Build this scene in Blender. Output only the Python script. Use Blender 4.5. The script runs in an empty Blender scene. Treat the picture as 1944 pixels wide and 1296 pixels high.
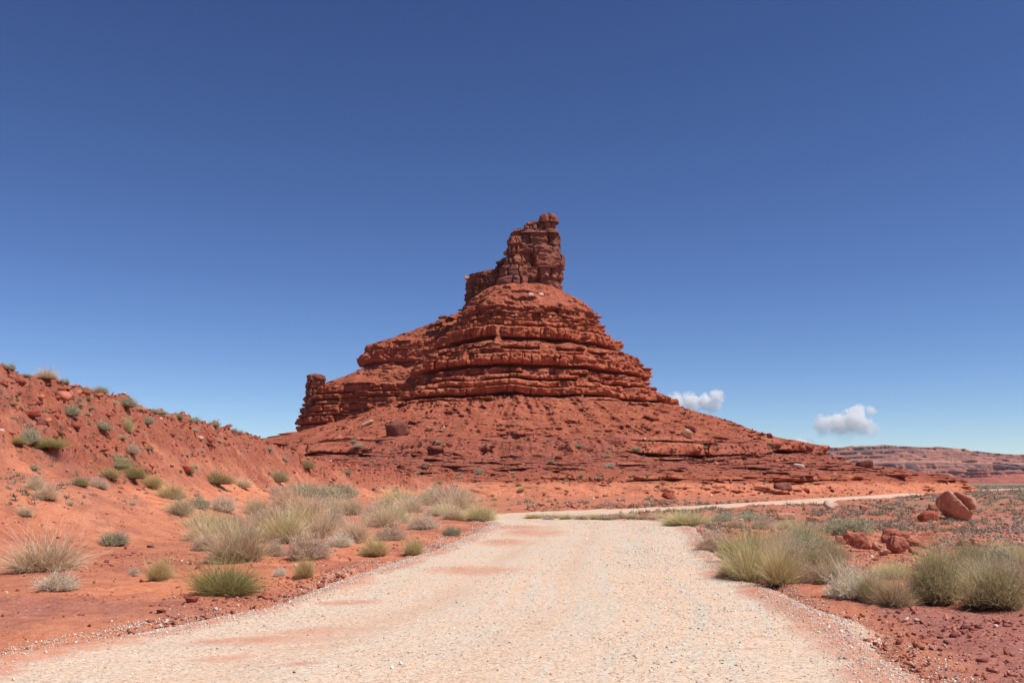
import bpy, bmesh, math
import numpy as np
from mathutils import Vector, Matrix, Euler
from mathutils.bvhtree import BVHTree

R = math.radians
SC = bpy.context.scene
COL = SC.collection
rng = np.random.default_rng(7)

# ------------------------------------------------------------------ camera, sky, sun, exposure
PITCH = math.atan(267 / 1800)
CAM = np.array([0.0, 0.0, 1.7])
cam_data = bpy.data.cameras.new("camera")
cam_data.sensor_width = 36.0
cam_data.lens = 36.0 * 1800 / 1944
cam_data.clip_start = 0.1
cam_data.clip_end = 40000
camera = bpy.data.objects.new("camera", cam_data)
COL.objects.link(camera)
camera.location = CAM
camera.rotation_euler = (R(90) + PITCH, 0, 0)
SC.camera = camera

SUN_EL, SUN_AZ = R(60), R(116)                 # azimuth clockwise from +Y (the view direction)
sun_dir = Vector((math.sin(SUN_AZ) * math.cos(SUN_EL), math.cos(SUN_AZ) * math.cos(SUN_EL), math.sin(SUN_EL)))
world = bpy.data.worlds.new("World")
SC.world = world
world.use_nodes = True
wn = world.node_tree
wn.nodes.clear()
sky = wn.nodes.new("ShaderNodeTexSky")
sky.sky_type = 'NISHITA'
sky.sun_disc = False
sky.sun_elevation = SUN_EL
sky.sun_rotation = SUN_AZ
sky.altitude = 2000
sky.air_density = 0.95
sky.dust_density = 0.0
sky.ozone_density = 3.6
sat = wn.nodes.new("ShaderNodeHueSaturation")
sat.inputs["Saturation"].default_value = 1.06
gam = wn.nodes.new("ShaderNodeGamma")
gam.inputs["Gamma"].default_value = 1.26
sat.inputs["Hue"].default_value = 0.508
bg = wn.nodes.new("ShaderNodeBackground")
bg.inputs["Strength"].default_value = 0.056
wo = wn.nodes.new("ShaderNodeOutputWorld")
wn.links.new(sky.outputs[0], sat.inputs["Color"])
wn.links.new(sat.outputs[0], gam.inputs[0])
wn.links.new(gam.outputs[0], bg.inputs[0])
wn.links.new(bg.outputs[0], wo.inputs[0])

sun_data = bpy.data.lights.new("sun", 'SUN')
sun_data.energy = 4.4
sun_data.angle = R(0.53)
sun_data.color = (1.0, 0.955, 0.89)
sun = bpy.data.objects.new("sun", sun_data)
COL.objects.link(sun)
sun.rotation_euler = sun_dir.to_track_quat('Z', 'Y').to_euler()
sun.location = (60, -20, 120)

SC.view_settings.view_transform = 'Standard'
SC.view_settings.look = 'None'
SC.view_settings.exposure = 0.30
SC.view_settings.gamma = 1.0
SC.render.engine = 'CYCLES'
SC.cycles.max_bounces = 64
SC.cycles.diffuse_bounces = 3
SC.cycles.volume_bounces = 60
SC.cycles.transmission_bounces = 4
SC.cycles.glossy_bounces = 2
SC.cycles.use_denoising = True

# ------------------------------------------------------------------ pixels of the photograph -> world
CP, SP = math.cos(PITCH), math.sin(PITCH)


def ray(px, py):
    a, b = (px - 972) / 1800, (648 - py) / 1800
    return np.array([a, CP - b * SP, SP + b * CP])


def at_depth(px, py, Y):
    d = ray(px, py)
    return CAM + d * (Y - CAM[1]) / d[1]


# ------------------------------------------------------------------ noise in numpy
def _hash(ix, iy, iz, seed):
    h = (ix.astype(np.int64) * 374761393 + iy.astype(np.int64) * 668265263 + iz.astype(np.int64) * 2147483647 + seed * 974634777) & 0xFFFFFFFF
    h = ((h ^ (h >> 13)) * 1274126177) & 0xFFFFFFFF
    h = ((h ^ (h >> 15)) * 2246822519) & 0xFFFFFFFF
    return ((h ^ (h >> 16)) & 0xFFFFFF) / float(0xFFFFFF)


def vnoise(x, y, z, seed=0):
    x, y, z = np.broadcast_arrays(np.asarray(x, float), np.asarray(y, float), np.asarray(z, float))
    fx, fy, fz = np.floor(x), np.floor(y), np.floor(z)
    ix, iy, iz = fx.astype(np.int64), fy.astype(np.int64), fz.astype(np.int64)
    u, v, w = x - fx, y - fy, z - fz
    u = u * u * u * (u * (u * 6 - 15) + 10)
    v = v * v * v * (v * (v * 6 - 15) + 10)
    w = w * w * w * (w * (w * 6 - 15) + 10)

    def row(dy, dz):
        a = _hash(ix, iy + dy, iz + dz, seed)
        return a + (_hash(ix + 1, iy + dy, iz + dz, seed) - a) * u
    a = row(0, 0); a = a + (row(1, 0) - a) * v
    b = row(0, 1); b = b + (row(1, 1) - b) * v
    return (a + (b - a) * w) * 2 - 1


def fbm(x, y, z, octv=4, seed=0, gain=0.5):
    s, a, f, n = 0.0, 1.0, 1.0, 0.0
    for o in range(octv):
        s = s + a * vnoise(x * f + 17.3 * o, y * f - 9.1 * o, z * f + 4.7 * o, seed + o * 13)
        n += a
        a *= gain
        f *= 2.03
    return s / n


def cells1d(s, w, seed):
    """1-D cells of width about w: distance to the nearer joint (in s units) and a random value per cell"""
    q = s / w
    i0 = np.floor(q)
    z = np.zeros_like(q)
    best = np.full(q.shape, 9e9)
    cid = np.zeros_like(q)
    bnd = []
    for k in (-1, 0, 1, 2):
        i = i0 + k
        bnd.append(i + (_hash(i, z, z, seed) - 0.5) * 0.7)
    dist = np.full(q.shape, 9e9)
    for k, b in enumerate(bnd):
        # weak joints hardly show: their distance is stretched
        st = 0.55 + 3.5 * _hash(i0 + k - 1, z + 9, z, seed + 11) ** 2.5
        dist = np.minimum(dist, np.abs(q - b) * st)
        cid = np.where(q >= b, i0 + k - 1, cid)
    return dist * w, _hash(cid, z + 3, z, seed + 5)


def sstep(a, b, x):
    t = np.clip((x - a) / (b - a), 0, 1)
    return t * t * (3 - 2 * t)


# ------------------------------------------------------------------ object helpers
def tag(o, label=None, cat=None, group=None, kind=None):
    if label: o["label"] = label
    if cat: o["category"] = cat
    if group: o["group"] = group
    if kind: o["kind"] = kind
    return o


def mesh_np(name, verts, faces, mat=None, smooth=False, attrs=None, colors=None, uv=None):
    """faces: int array (n,3) or (n,4), or list of such arrays"""
    me = bpy.data.meshes.new(name)
    fl = faces if isinstance(faces, list) else [faces]
    fl = [np.asarray(f, np.int32) for f in fl if len(f)]
    verts = np.asarray(verts, np.float32)
    me.vertices.add(len(verts))
    me.vertices.foreach_set("co", verts.ravel())
    loops = np.concatenate([f.ravel() for f in fl])
    tot = np.concatenate([np.full(len(f), f.shape[1], np.int32) for f in fl])
    start = np.concatenate([[0], np.cumsum(tot)[:-1]]).astype(np.int32)
    me.loops.add(len(loops))
    me.loops.foreach_set("vertex_index", loops)
    me.polygons.add(len(tot))
    me.polygons.foreach_set("loop_start", start)
    me.polygons.foreach_set("loop_total", tot)
    if smooth:
        me.polygons.foreach_set("use_smooth", np.ones(len(tot), bool))
    me.update(calc_edges=True)
    for k, v in (attrs or {}).items():
        a = me.attributes.new(k, 'FLOAT', 'POINT')
        a.data.foreach_set("value", np.asarray(v, np.float32).ravel())
    for k, v in (colors or {}).items():
        a = me.attributes.new(k, 'FLOAT_COLOR', 'POINT')
        v = np.asarray(v, np.float32)
        if v.shape[1] == 3:
            v = np.concatenate([v, np.ones((len(v), 1), np.float32)], 1)
        a.data.foreach_set("color", v.ravel())
    if uv is not None:
        l = me.uv_layers.new(name="uv")
        l.data.foreach_set("uv", np.asarray(uv, np.float32)[loops].ravel())
    if mat: me.materials.append(mat)
    return me


def link(name, me, parent=None, loc=None):
    o = bpy.data.objects.new(name, me)
    COL.objects.link(o)
    if loc is not None: o.location = loc
    if parent: o.parent = parent
    return o


def grid_faces(nr, nc, wrap=False, flip=False):
    i = np.arange(nr - 1)[:, None]
    j = np.arange(nc if wrap else nc - 1)[None, :]
    a = i * nc + j
    b = i * nc + (j + 1) % nc
    q = np.stack([a, b, b + nc, a + nc], -1).reshape(-1, 4)
    return q[:, ::-1] if flip else q


# ------------------------------------------------------------------ materials
class Mat:
    def __init__(s, name):
        s.m = bpy.data.materials.new(name)
        s.m.use_nodes = True
        s.t = s.m.node_tree
        s.t.nodes.clear()
        s.out = s.t.nodes.new("ShaderNodeOutputMaterial")

    def n(s, typ, inp=None, **kw):
        nd = s.t.nodes.new("ShaderNode" + typ)
        for k, v in kw.items(): setattr(nd, k, v)
        for k, v in (inp or {}).items():
            if isinstance(v, bpy.types.NodeSocket): s.t.links.new(v, nd.inputs[k])
            else: nd.inputs[k].default_value = v
        return nd

    def pos(s, scale=(1, 1, 1), obj=False):
        p = s.n("TexCoord").outputs["Object"] if obj else s.n("NewGeometry").outputs["Position"]
        return s.n("Vector" "Math", {0: p, 1: scale}, operation='MULTIPLY').outputs[0]

    def noise(s, vec, scale, detail=4, rough=0.55, dist=0.0):
        return s.n("TexNoise", {"Vector": vec, "Scale": scale, "Detail": detail, "Roughness": rough, "Distortion": dist}).outputs["Fac"]

    def ramp(s, fac, stops):
        r = s.n("ValToRGB", {"Fac": fac})
        cr = r.color_ramp
        while len(cr.elements) < len(stops): cr.elements.new(0.5)
        for e, (p, c) in zip(cr.elements, stops):
            e.position = p
            e.color = (*c, 1) if len(c) == 3 else c
        return r.outputs["Color"]

    def step(s, fac, a, b, lo=0.0, hi=1.0):
        return s.n("MapRange", {"Value": fac, "From Min": a, "From Max": b, "To Min": lo, "To Max": hi}).outputs["Result"]

    def mix(s, fac, a, b, mode='MIX'):
        nd = s.n("Mix", data_type='RGBA', blend_type=mode)
        for sock, v in ((nd.inputs[0], fac), (nd.inputs[6], a), (nd.inputs[7], b)):
            if isinstance(v, bpy.types.NodeSocket): s.t.links.new(v, sock)
            elif isinstance(v, (int, float)): sock.default_value = v
            else: sock.default_value = (*v, 1)
        return nd.outputs[2]

    def math(s, op, a, b=0.0):
        return s.n("Math", {0: a, 1: b}, operation=op).outputs[0]

    def attr(s, name, out="Fac"):
        return s.n("Attribute", attribute_name=name).outputs[out]

    def bump(s, h, strength, dist, prev=None):
        d = {"Height": h, "Strength": strength, "Distance": dist}
        if prev is not None: d["Normal"] = prev
        return s.n("Bump", d).outputs[0]

    def rock(s, color, normal=None, rough=0.95):
        d = {"Base Color": color, "Roughness": rough, "Specular IOR Level": 0.12}
        if normal is not None: d["Normal"] = normal
        b = s.n("BsdfPrincipled", d)
        s.t.links.new(b.outputs[0], s.out.inputs[0])
        return s.m


def mat_ground():
    m = Mat("desert_ground")
    p = m.pos()
    n1 = m.noise(p, 0.23, 5, 0.6)
    n2 = m.noise(p, 1.7, 6, 0.65)
    n3 = m.noise(p, 9.0, 5, 0.7)
    n4 = m.noise(p, 38.0, 3, 0.7)
    mixn = m.math('ADD', m.math('MULTIPLY', n1, 0.45), m.math('ADD', m.math('MULTIPLY', n2, 0.3), m.math('MULTIPLY', n3, 0.25)))
    dirt = m.ramp(mixn, [(0.34, (0.292, 0.096, 0.055)), (0.44, (0.432, 0.151, 0.085)), (0.55, (0.540, 0.203, 0.112)), (0.68, (0.626, 0.302, 0.184))])
    clod = m.ramp(m.noise(p, 16.0, 5, 0.75), [(0.35, (0.24, 0.092, 0.075)), (0.52, (0.37, 0.145, 0.112)), (0.68, (0.52, 0.24, 0.175))])
    col = m.mix(m.step(m.math('ADD', m.attr("clod"), m.math('MULTIPLY', m.math('SUBTRACT', n2, 0.5), 1.3)), 0.35, 0.75), dirt, clod)
    smooth_sand = m.ramp(m.math('ADD', m.math('MULTIPLY', n2, 0.6), m.math('MULTIPLY', n3, 0.4)), [(0.32, (0.570, 0.185, 0.086)), (0.5, (0.684, 0.241, 0.116)), (0.7, (0.775, 0.347, 0.196))])
    col = m.mix(m.step(m.math('ADD', m.attr("sand"), m.math('MULTIPLY', m.math('SUBTRACT', n1, 0.5), 0.9)), 0.25, 0.75), col, smooth_sand)
    rk = m.ramp(m.math('ADD', m.math('MULTIPLY', n2, 0.5), m.math('MULTIPLY', n3, 0.5)), [(0.36, (0.190, 0.056, 0.036)), (0.48, (0.304, 0.088, 0.051)), (0.58, (0.399, 0.135, 0.076)), (0.7, (0.475, 0.186, 0.111))])
    col = m.mix(m.attr("rocky"), col, rk)
    crust = m.step(m.noise(p, 0.9, 8, 0.76), 0.49, 0.60)
    col = m.mix(m.math('MULTIPLY', crust, 0.6), col, (0.29, 0.105, 0.075))
    # fine grains
    col = m.mix(1.0, col, m.ramp(n4, [(0.25, (0.62, 0.58, 0.56)), (0.5, (1, 1, 1)), (0.8, (1.25, 1.28, 1.3))]), 'MULTIPLY')
    # pale chips
    v = m.n("TexVoronoi", {"Vector": p, "Scale": 7.0, "Randomness": 1.0})
    chip = m.math('MULTIPLY', m.math('LESS_THAN', v.outputs["Distance"], 0.17), m.math('GREATER_THAN', m.n("SeparateColor", {0: v.outputs["Color"]}).outputs[0], 0.80))
    col = m.mix(m.math('MULTIPLY', chip, m.attr("chips")), col, (0.62, 0.50, 0.42))
    # plain covered in low grey green scrub, farther out
    pl = m.ramp(m.noise(m.pos((0.06, 0.02, 0.06)), 1.0, 7, 0.7), [(0.35, (0.30, 0.105, 0.07)), (0.46, (0.25, 0.17, 0.105)), (0.55, (0.21, 0.19, 0.115)), (0.68, (0.27, 0.24, 0.16))])
    col = m.mix(m.attr("plain"), col, pl)
    gr = m.ramp(m.noise(p, 3.2, 5, 0.7), [(0.36, (0.22, 0.10, 0.08)), (0.5, (0.24, 0.19, 0.17)), (0.64, (0.36, 0.29, 0.26))])
    col = m.mix(m.attr("grey"), col, gr)
    nb = m.bump(n3, 0.5, 0.10)
    nb = m.bump(n4, 0.55, 0.03, nb)
    return m.rock(col, nb)


def mat_road():
    m = Mat("road_gravel")
    p = m.pos()
    uv = m.n("UVMap", uv_map="uv").outputs[0]
    st = m.noise(m.n("VectorMath", {0: uv, 1: (7.0, 0.10, 1)}, operation='MULTIPLY').outputs[0], 1.0, 5, 0.6)
    st2 = m.noise(m.n("VectorMath", {0: uv, 1: (2.6, 0.05, 1)}, operation='MULTIPLY').outputs[0], 1.0, 4, 0.6)
    n1 = m.noise(p, 0.8, 5, 0.6)
    n3 = m.noise(p, 24.0, 4, 0.7)
    pale = m.ramp(n3, [(0.25, (0.47, 0.385, 0.30)), (0.5, (0.59, 0.495, 0.39)), (0.75, (0.68, 0.585, 0.475))])
    tan = m.ramp(n3, [(0.3, (0.60, 0.385, 0.255)), (0.55, (0.69, 0.465, 0.32)), (0.75, (0.74, 0.54, 0.40))])
    f = m.step(m.math('ADD', m.math('ADD', m.math('MULTIPLY', st, 0.65), m.math('MULTIPLY', st2, 0.35)), m.math('MULTIPLY', m.math('SUBTRACT', n1, 0.5), 0.35)), 0.40, 0.60)
    col = m.mix(m.math('MULTIPLY', f, 0.72), pale, tan)
    red = m.ramp(n3, [(0.3, (0.45, 0.185, 0.115)), (0.6, (0.56, 0.26, 0.165)), (0.8, (0.62, 0.36, 0.25))])
    rf = m.step(m.math('ADD', m.attr("red"), m.math('MULTIPLY', m.math('SUBTRACT', m.noise(p, 3.5, 7, 0.75), 0.5), 1.5)), 0.22, 1.0)
    col = m.mix(rf, col, red)
    col = m.mix(m.math('MULTIPLY', m.attr("track"), 0.85), col, m.ramp(n3, [(0.3, (0.52, 0.345, 0.24)), (0.7, (0.61, 0.425, 0.305))]))
    col = m.mix(m.attr("dirt"), col, m.ramp(n3, [(0.3, (0.55, 0.36, 0.25)), (0.7, (0.68, 0.48, 0.35))]))
    v = m.n("TexVoronoi", {"Vector": p, "Scale": 46.0, "Randomness": 1.0})
    vc = m.n("SeparateColor", {0: v.outputs["Color"]}).outputs[0]
    peb = m.ramp(vc, [(0.0, (0.42, 0.37, 0.33)), (0.2, (0.86, 0.80, 0.75)), (0.6, (1.0, 1.0, 1.0)), (1.0, (1.2, 1.19, 1.18))])
    col = m.mix(m.step(rf, 0, 1, 0.75, 0.15), col, m.mix(1.0, col, peb, 'MULTIPLY'))
    nb = m.bump(m.math('SUBTRACT', 1.0, v.outputs["Distance"]), 0.35, 0.012)
    nb = m.bump(n3, 0.35, 0.014, nb)
    return m.rock(col, nb)


def mat_butte(name, tower=False):
    m = Mat(name)
    p = m.pos()
    z = m.n("SeparateXYZ", {0: p}).outputs[2]
    warp = m.noise(p, 0.08, 3, 0.5)
    n1 = m.noise(p, 0.35, 6, 0.65)
    n2 = m.noise(p, 2.3, 6, 0.7)
    band = m.noise(m.n("CombineXYZ", {0: 0.0, 1: 0.0, 2: m.math('ADD', z, m.math('MULTIPLY', warp, 3.0))}).outputs[0], 0.55, 5, 0.75)
    f = m.math('ADD', m.math('MULTIPLY', band, 0.5), m.math('ADD', m.math('MULTIPLY', n1, 0.28), m.math('MULTIPLY', n2, 0.22)))
    if tower:
        hard = m.ramp(f, [(0.36, (0.14, 0.050, 0.036)), (0.45, (0.25, 0.085, 0.054)), (0.54, (0.34, 0.125, 0.078)), (0.64, (0.47, 0.23, 0.155))])
        varn_shade = m.step(m.noise(m.pos((1, 1, 0.35)), 0.33, 5, 0.6), 0.42, 0.58)  # desert varnish patches, darkened further to stand in for weak light on the faces
        col = m.mix(m.math('MULTIPLY', varn_shade, 0.62), hard, (0.10, 0.050, 0.043))
        orange = m.step(m.noise(p, 0.22, 3, 0.5), 0.56, 0.68)
        col = m.mix(m.math('MULTIPLY', orange, 0.6), col, (0.34, 0.105, 0.05))
    else:
        hard = m.ramp(f, [(0.38, (0.200, 0.052, 0.029)), (0.46, (0.347, 0.089, 0.045)), (0.53, (0.452, 0.129, 0.063)), (0.62, (0.588, 0.242, 0.138))])
        tal = m.ramp(m.math('ADD', m.math('MULTIPLY', n1, 0.5), m.math('MULTIPLY', n2, 0.5)), [(0.32, (0.184, 0.051, 0.030)), (0.45, (0.304, 0.084, 0.046)), (0.56, (0.386, 0.119, 0.066)), (0.68, (0.506, 0.207, 0.123))])
        pur = m.ramp(n2, [(0.3, (0.21, 0.066, 0.051)), (0.55, (0.31, 0.098, 0.071)), (0.75, (0.42, 0.16, 0.12))])
        tal = m.mix(m.step(m.math('ADD', m.attr("purple"), m.math('MULTIPLY', m.math('SUBTRACT', n1, 0.5), 1.2)), 0.25, 0.8), tal, pur)
        org = m.ramp(n2, [(0.3, (0.522, 0.179, 0.096)), (0.55, (0.637, 0.235, 0.130)), (0.75, (0.718, 0.321, 0.197))])
        tal = m.mix(m.step(m.math('ADD', m.attr("orange"), m.math('MULTIPLY', m.math('SUBTRACT', n1, 0.5), 0.7)), 0.3, 0.7), tal, org)
        col = m.mix(m.attr("hard"), tal, hard)
        nz = m.n("SeparateXYZ", {0: m.n("NewGeometry").outputs["Normal"]}).outputs[2]
        dust = m.math('MULTIPLY', m.step(nz, 0.55, 0.9), m.attr("hard"))
        col = m.mix(m.math('MULTIPLY', dust, 0.6), col, (0.50, 0.19, 0.12))
        # thin olive weeds scattered on the loose slopes
        wv = m.step(m.noise(p, 0.9, 6, 0.8), 0.60, 0.66)
        wf = m.math('MULTIPLY', m.math('MULTIPLY', wv, m.attr("weeds")), 0.55)
        col = m.mix(wf, col, (0.22, 0.155, 0.09))
    col = m.mix(1.0, col, m.ramp(m.noise(p, 6.0, 4, 0.75), [(0.25, (0.70, 0.66, 0.64)), (0.5, (1, 1, 1)), (0.8, (1.2, 1.2, 1.2))]), 'MULTIPLY')
    nb = m.bump(n1, 0.6, 0.8)
    nb = m.bump(n2, 0.7, 0.35, nb)
    nb = m.bump(m.noise(p, 8.0, 4, 0.7), 0.5, 0.08, nb)
    return m.rock(col, nb)


def mat_stone(name, dark, mid, light, sc=1.0):
    m = Mat(name)
    p = m.pos()
    n1 = m.noise(p, 1.6 * sc, 6, 0.65)
    n2 = m.noise(p, 9.0 * sc, 5, 0.7)
    f = m.math('ADD', m.math('MULTIPLY', n1, 0.6), m.math('MULTIPLY', n2, 0.4))
    rnd = m.n("ObjectInfo").outputs["Random"]
    f = m.math('ADD', f, m.math('MULTIPLY', m.math('SUBTRACT', rnd, 0.5), 0.10))
    col = m.ramp(f, [(0.33, dark), (0.5, mid), (0.68, light)])
    stain = m.step(m.noise(m.pos((1, 1, 0.4)), 0.9 * sc, 6, 0.7), 0.50, 0.64)
    col = m.mix(m.math('MULTIPLY', stain, 0.45), col, tuple(c * 0.75 for c in dark))
    bed = m.noise(m.pos((0.6, 0.6, 7.0)), 1.1 * sc, 4, 0.6)
    nb = m.bump(n1, 0.7, 0.16 / sc)
    nb = m.bump(bed, 0.5, 0.06 / sc, nb)
    nb = m.bump(n2, 0.8, 0.06 / sc, nb)
    return m.rock(col, nb)


def mat_attr(name, translucent=0.0, rough=0.9, vary=True):
    m = Mat(name)
    col = m.attr("col", "Color")
    if vary:
        rnd = m.n("ObjectInfo").outputs["Random"]
        col = m.n("HueSaturation", {"Hue": m.step(rnd, 0, 1, 0.490, 0.512), "Saturation": m.step(rnd, 0, 1, 1.12, 0.88), "Value": m.step(rnd, 0, 1, 0.9, 1.1), "Color": col}).outputs[0]
    if translucent:
        a = m.n("BsdfDiffuse", {"Color": col})
        b = m.n("BsdfTranslucent", {"Color": col})
        x = m.n("MixShader", {0: translucent})
        m.t.links.new(a.outputs[0], x.inputs[1])
        m.t.links.new(b.outputs[0], x.inputs[2])
        m.t.links.new(x.outputs[0], m.out.inputs[0])
        return m.m
    return m.rock(col, None, rough)


def mat_mesa():
    m = Mat("mesa_rock")
    p = m.pos()
    z = m.n("SeparateXYZ", {0: p}).outputs[2]
    warp = m.noise(p, 0.004, 4, 0.5)
    band = m.noise(m.n("CombineXYZ", {0: 0.0, 1: 0.0, 2: m.math('ADD', z, m.math('MULTIPLY', warp, 26.0))}).outputs[0], 0.11, 6, 0.8)
    n1 = m.noise(p, 0.03, 6, 0.7)
    f = m.math('ADD', m.math('MULTIPLY', band, 0.8), m.math('MULTIPLY', n1, 0.2))
    top = m.ramp(f, [(0.41, (0.075, 0.032, 0.028)), (0.47, (0.19, 0.072, 0.055)), (0.52, (0.36, 0.155, 0.11)), (0.60, (0.47, 0.25, 0.19))])
    low = m.ramp(f, [(0.36, (0.24, 0.065, 0.048)), (0.5, (0.34, 0.095, 0.065)), (0.64, (0.38, 0.16, 0.12))])
    col = m.mix(m.step(z, 14.0, 42.0), low, top)
    dk = m.math('MULTIPLY', m.math('MULTIPLY', m.step(z, 34.0, 39.0), m.step(z, 60.0, 54.0)), m.step(m.noise(m.pos((1, 0.2, 0.3)), 0.012, 5, 0.7), 0.44, 0.52))
    col = m.mix(m.math('MULTIPLY', dk, 0.85), col, (0.075, 0.052, 0.058))
    dk2 = m.math('MULTIPLY', m.math('MULTIPLY', m.step(z, 98.0, 102.0), m.step(z, 117.0, 112.0)), m.step(m.noise(m.pos((1, 0.2, 0.3)), 0.010, 5, 0.7), 0.46, 0.53))
    col = m.mix(m.math('MULTIPLY', dk2, 0.75), col, (0.10, 0.060, 0.062))
    brush = m.step(m.noise(p, 0.05, 5, 0.8), 0.56, 0.62)
    col = m.mix(m.math('MULTIPLY', m.math('MULTIPLY', brush, m.attr("flat")), 0.7), col, (0.17, 0.14, 0.09))
    return m.rock(col, m.bump(n1, 0.8, 6.0))


M_GROUND, M_ROAD = mat_ground(), mat_road()
M_BUTTE, M_TOWER = mat_butte("butte_rock"), mat_butte("tower_rock", True)
M_BOULDER = mat_stone("orange_boulder", (0.38, 0.15, 0.09), (0.52, 0.235, 0.145), (0.64, 0.35, 0.235))
M_REDROCK = mat_stone("red_rock", (0.22, 0.055, 0.035), (0.36, 0.095, 0.055), (0.47, 0.16, 0.095))
M_DARKROCK = mat_stone("dark_rock", (0.12, 0.045, 0.036), (0.21, 0.075, 0.055), (0.32, 0.13, 0.095))
M_PALEROCK = mat_stone("pale_rock", (0.50, 0.32, 0.24), (0.62, 0.44, 0.34), (0.72, 0.58, 0.48))
mat_pile = mat_stone("heap_rock", (0.31, 0.095, 0.06), (0.45, 0.16, 0.10), (0.56, 0.25, 0.165))
M_PEBBLE = mat_attr("pebble", 0.0, 0.9, False)
M_SHRUB = mat_attr("shrub_blades", 0.30)
M_WOOD = mat_stone("shrub_wood", (0.10, 0.065, 0.045), (0.19, 0.125, 0.09), (0.30, 0.21, 0.16), 8.0)
M_MESA = mat_mesa()

# ------------------------------------------------------------------ terrain
_RL = np.array([(-40, -4.6), (-10, -5.0), (4, -5.3), (8, -5.15), (9.4, -5.0), (11.5, -3.95), (13.6, -3.2), (18, -2.75), (24.5, -1.95), (30, -1.4), (36, -1.05), (42, -0.8), (46, -1.2),
               (50, -2.0), (54, -2.0), (58, -1.1), (63, 0.6), (70, 5.0), (78, 11.5), (90, 20.0), (106, 29.0), (125, 41.5), (150, 56.0), (180, 75.0), (235, 112.0), (300, 160.0)], float)
RR = np.array([(-40, 3.6), (-10, 3.4), (4, 3.2), (8, 3.3), (9.4, 3.55), (12, 3.95), (15.7, 4.0), (17.5, 4.0), (23.5, 4.75), (29, 5.7), (36, 6.75), (42, 7.6), (46, 7.2),
               (48.5, 4.8), (51, 3.4), (54, 3.6), (58, 5.2), (63, 8.2), (70, 14.0), (78, 21.5), (90, 30.5), (106, 39.5), (125, 51.5), (150, 65.5), (180, 84.0), (235, 121.0), (300, 169.0)], float)

_far = np.interp(_RL[:, 0], [60, 78], [0.0, 0.19])
_cut = np.interp(_RL[:, 0], RR[:, 0], RR[:, 1]) - _RL[:, 1]
RL = _RL.copy()
RL[:, 1] += _cut * _far
RR = RR.copy()
RR[:, 1] -= np.interp(RR[:, 0], _RL[:, 0], _cut * _far)


def road_edges(y):
    return np.interp(y, RL[:, 0], RL[:, 1]), np.interp(y, RR[:, 0], RR[:, 1])


def hill_t(x, y):
    xf = np.interp(y, [0, 10, 24, 35, 60, 90, 112, 124, 136], [-19.5, -15.5, -13.2, -12.2, -13.5, -16.0, -15.5, -11.0, -4.0]) + 1.1 * vnoise(x * 0.05, y * 0.13, 0, 31)
    xc = np.interp(y, [0, 30, 60, 90, 112, 126, 140], [-30, -26, -25.2, -25.5, -24.5, -20, -13])
    return (xf - x) / (xf - xc)


def base_height(x, y):
    d = np.sqrt(x * x + y * y)
    z = -0.30 * sstep(15, 75, d) - 1.5 * sstep(280, 2600, d)
    t = hill_t(x, y)
    hc = np.interp(y, [-60, 0, 20, 45, 62, 78, 95, 110, 122, 136, 150], [4, 6.5, 7.2, 7.6, 7.2, 6.7, 6.3, 5.2, 4.2, 3.2, 2.4])
    tt = np.clip(t, 0, 1)
    prof = 0.60 * tt + 0.40 * sstep(0.45, 1.0, tt) - 0.10 * np.sin(tt * math.pi) ** 2
    prof = prof + 0.03 * np.clip(t - 1, 0, 1.5)
    hill = hc * prof
    z = z + np.where(t > 0, hill, 0)
    # near knoll on the left with an eroded edge
    kx, ky = (x + 15.5) / 6.2, (y - 30.0) / 9.5
    kd = np.sqrt(kx * kx + ky * ky) + 0.16 * vnoise(x * 0.3, y * 0.3, 0, 77)
    z = z + 1.15 * (1 - sstep(0.35, 1.0, kd))
    # sandy rise right of the road beneath the shrubs, low berm where the road bends
    z = z + 0.22 * np.exp(-(((x - 8.6) / 2.8) ** 2 + ((y - 16.5) / 3.0) ** 2))
    z = z + 0.12 * np.exp(-(((x - 7.5) / 6.5) ** 2 + ((y - 52.5) / 2.0) ** 2)) * sstep(2.2, 4.2, x)
    return z


def road_mask(x, y):
    l, r = road_edges(y)
    c, h = (l + r) / 2, (r - l) / 2
    u = np.abs(x - c) / h
    ext = np.where(y > 60, 0.5, 0.0)
    return 1 - sstep(0.98, 1.12 + ext * 0.4, u)


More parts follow.
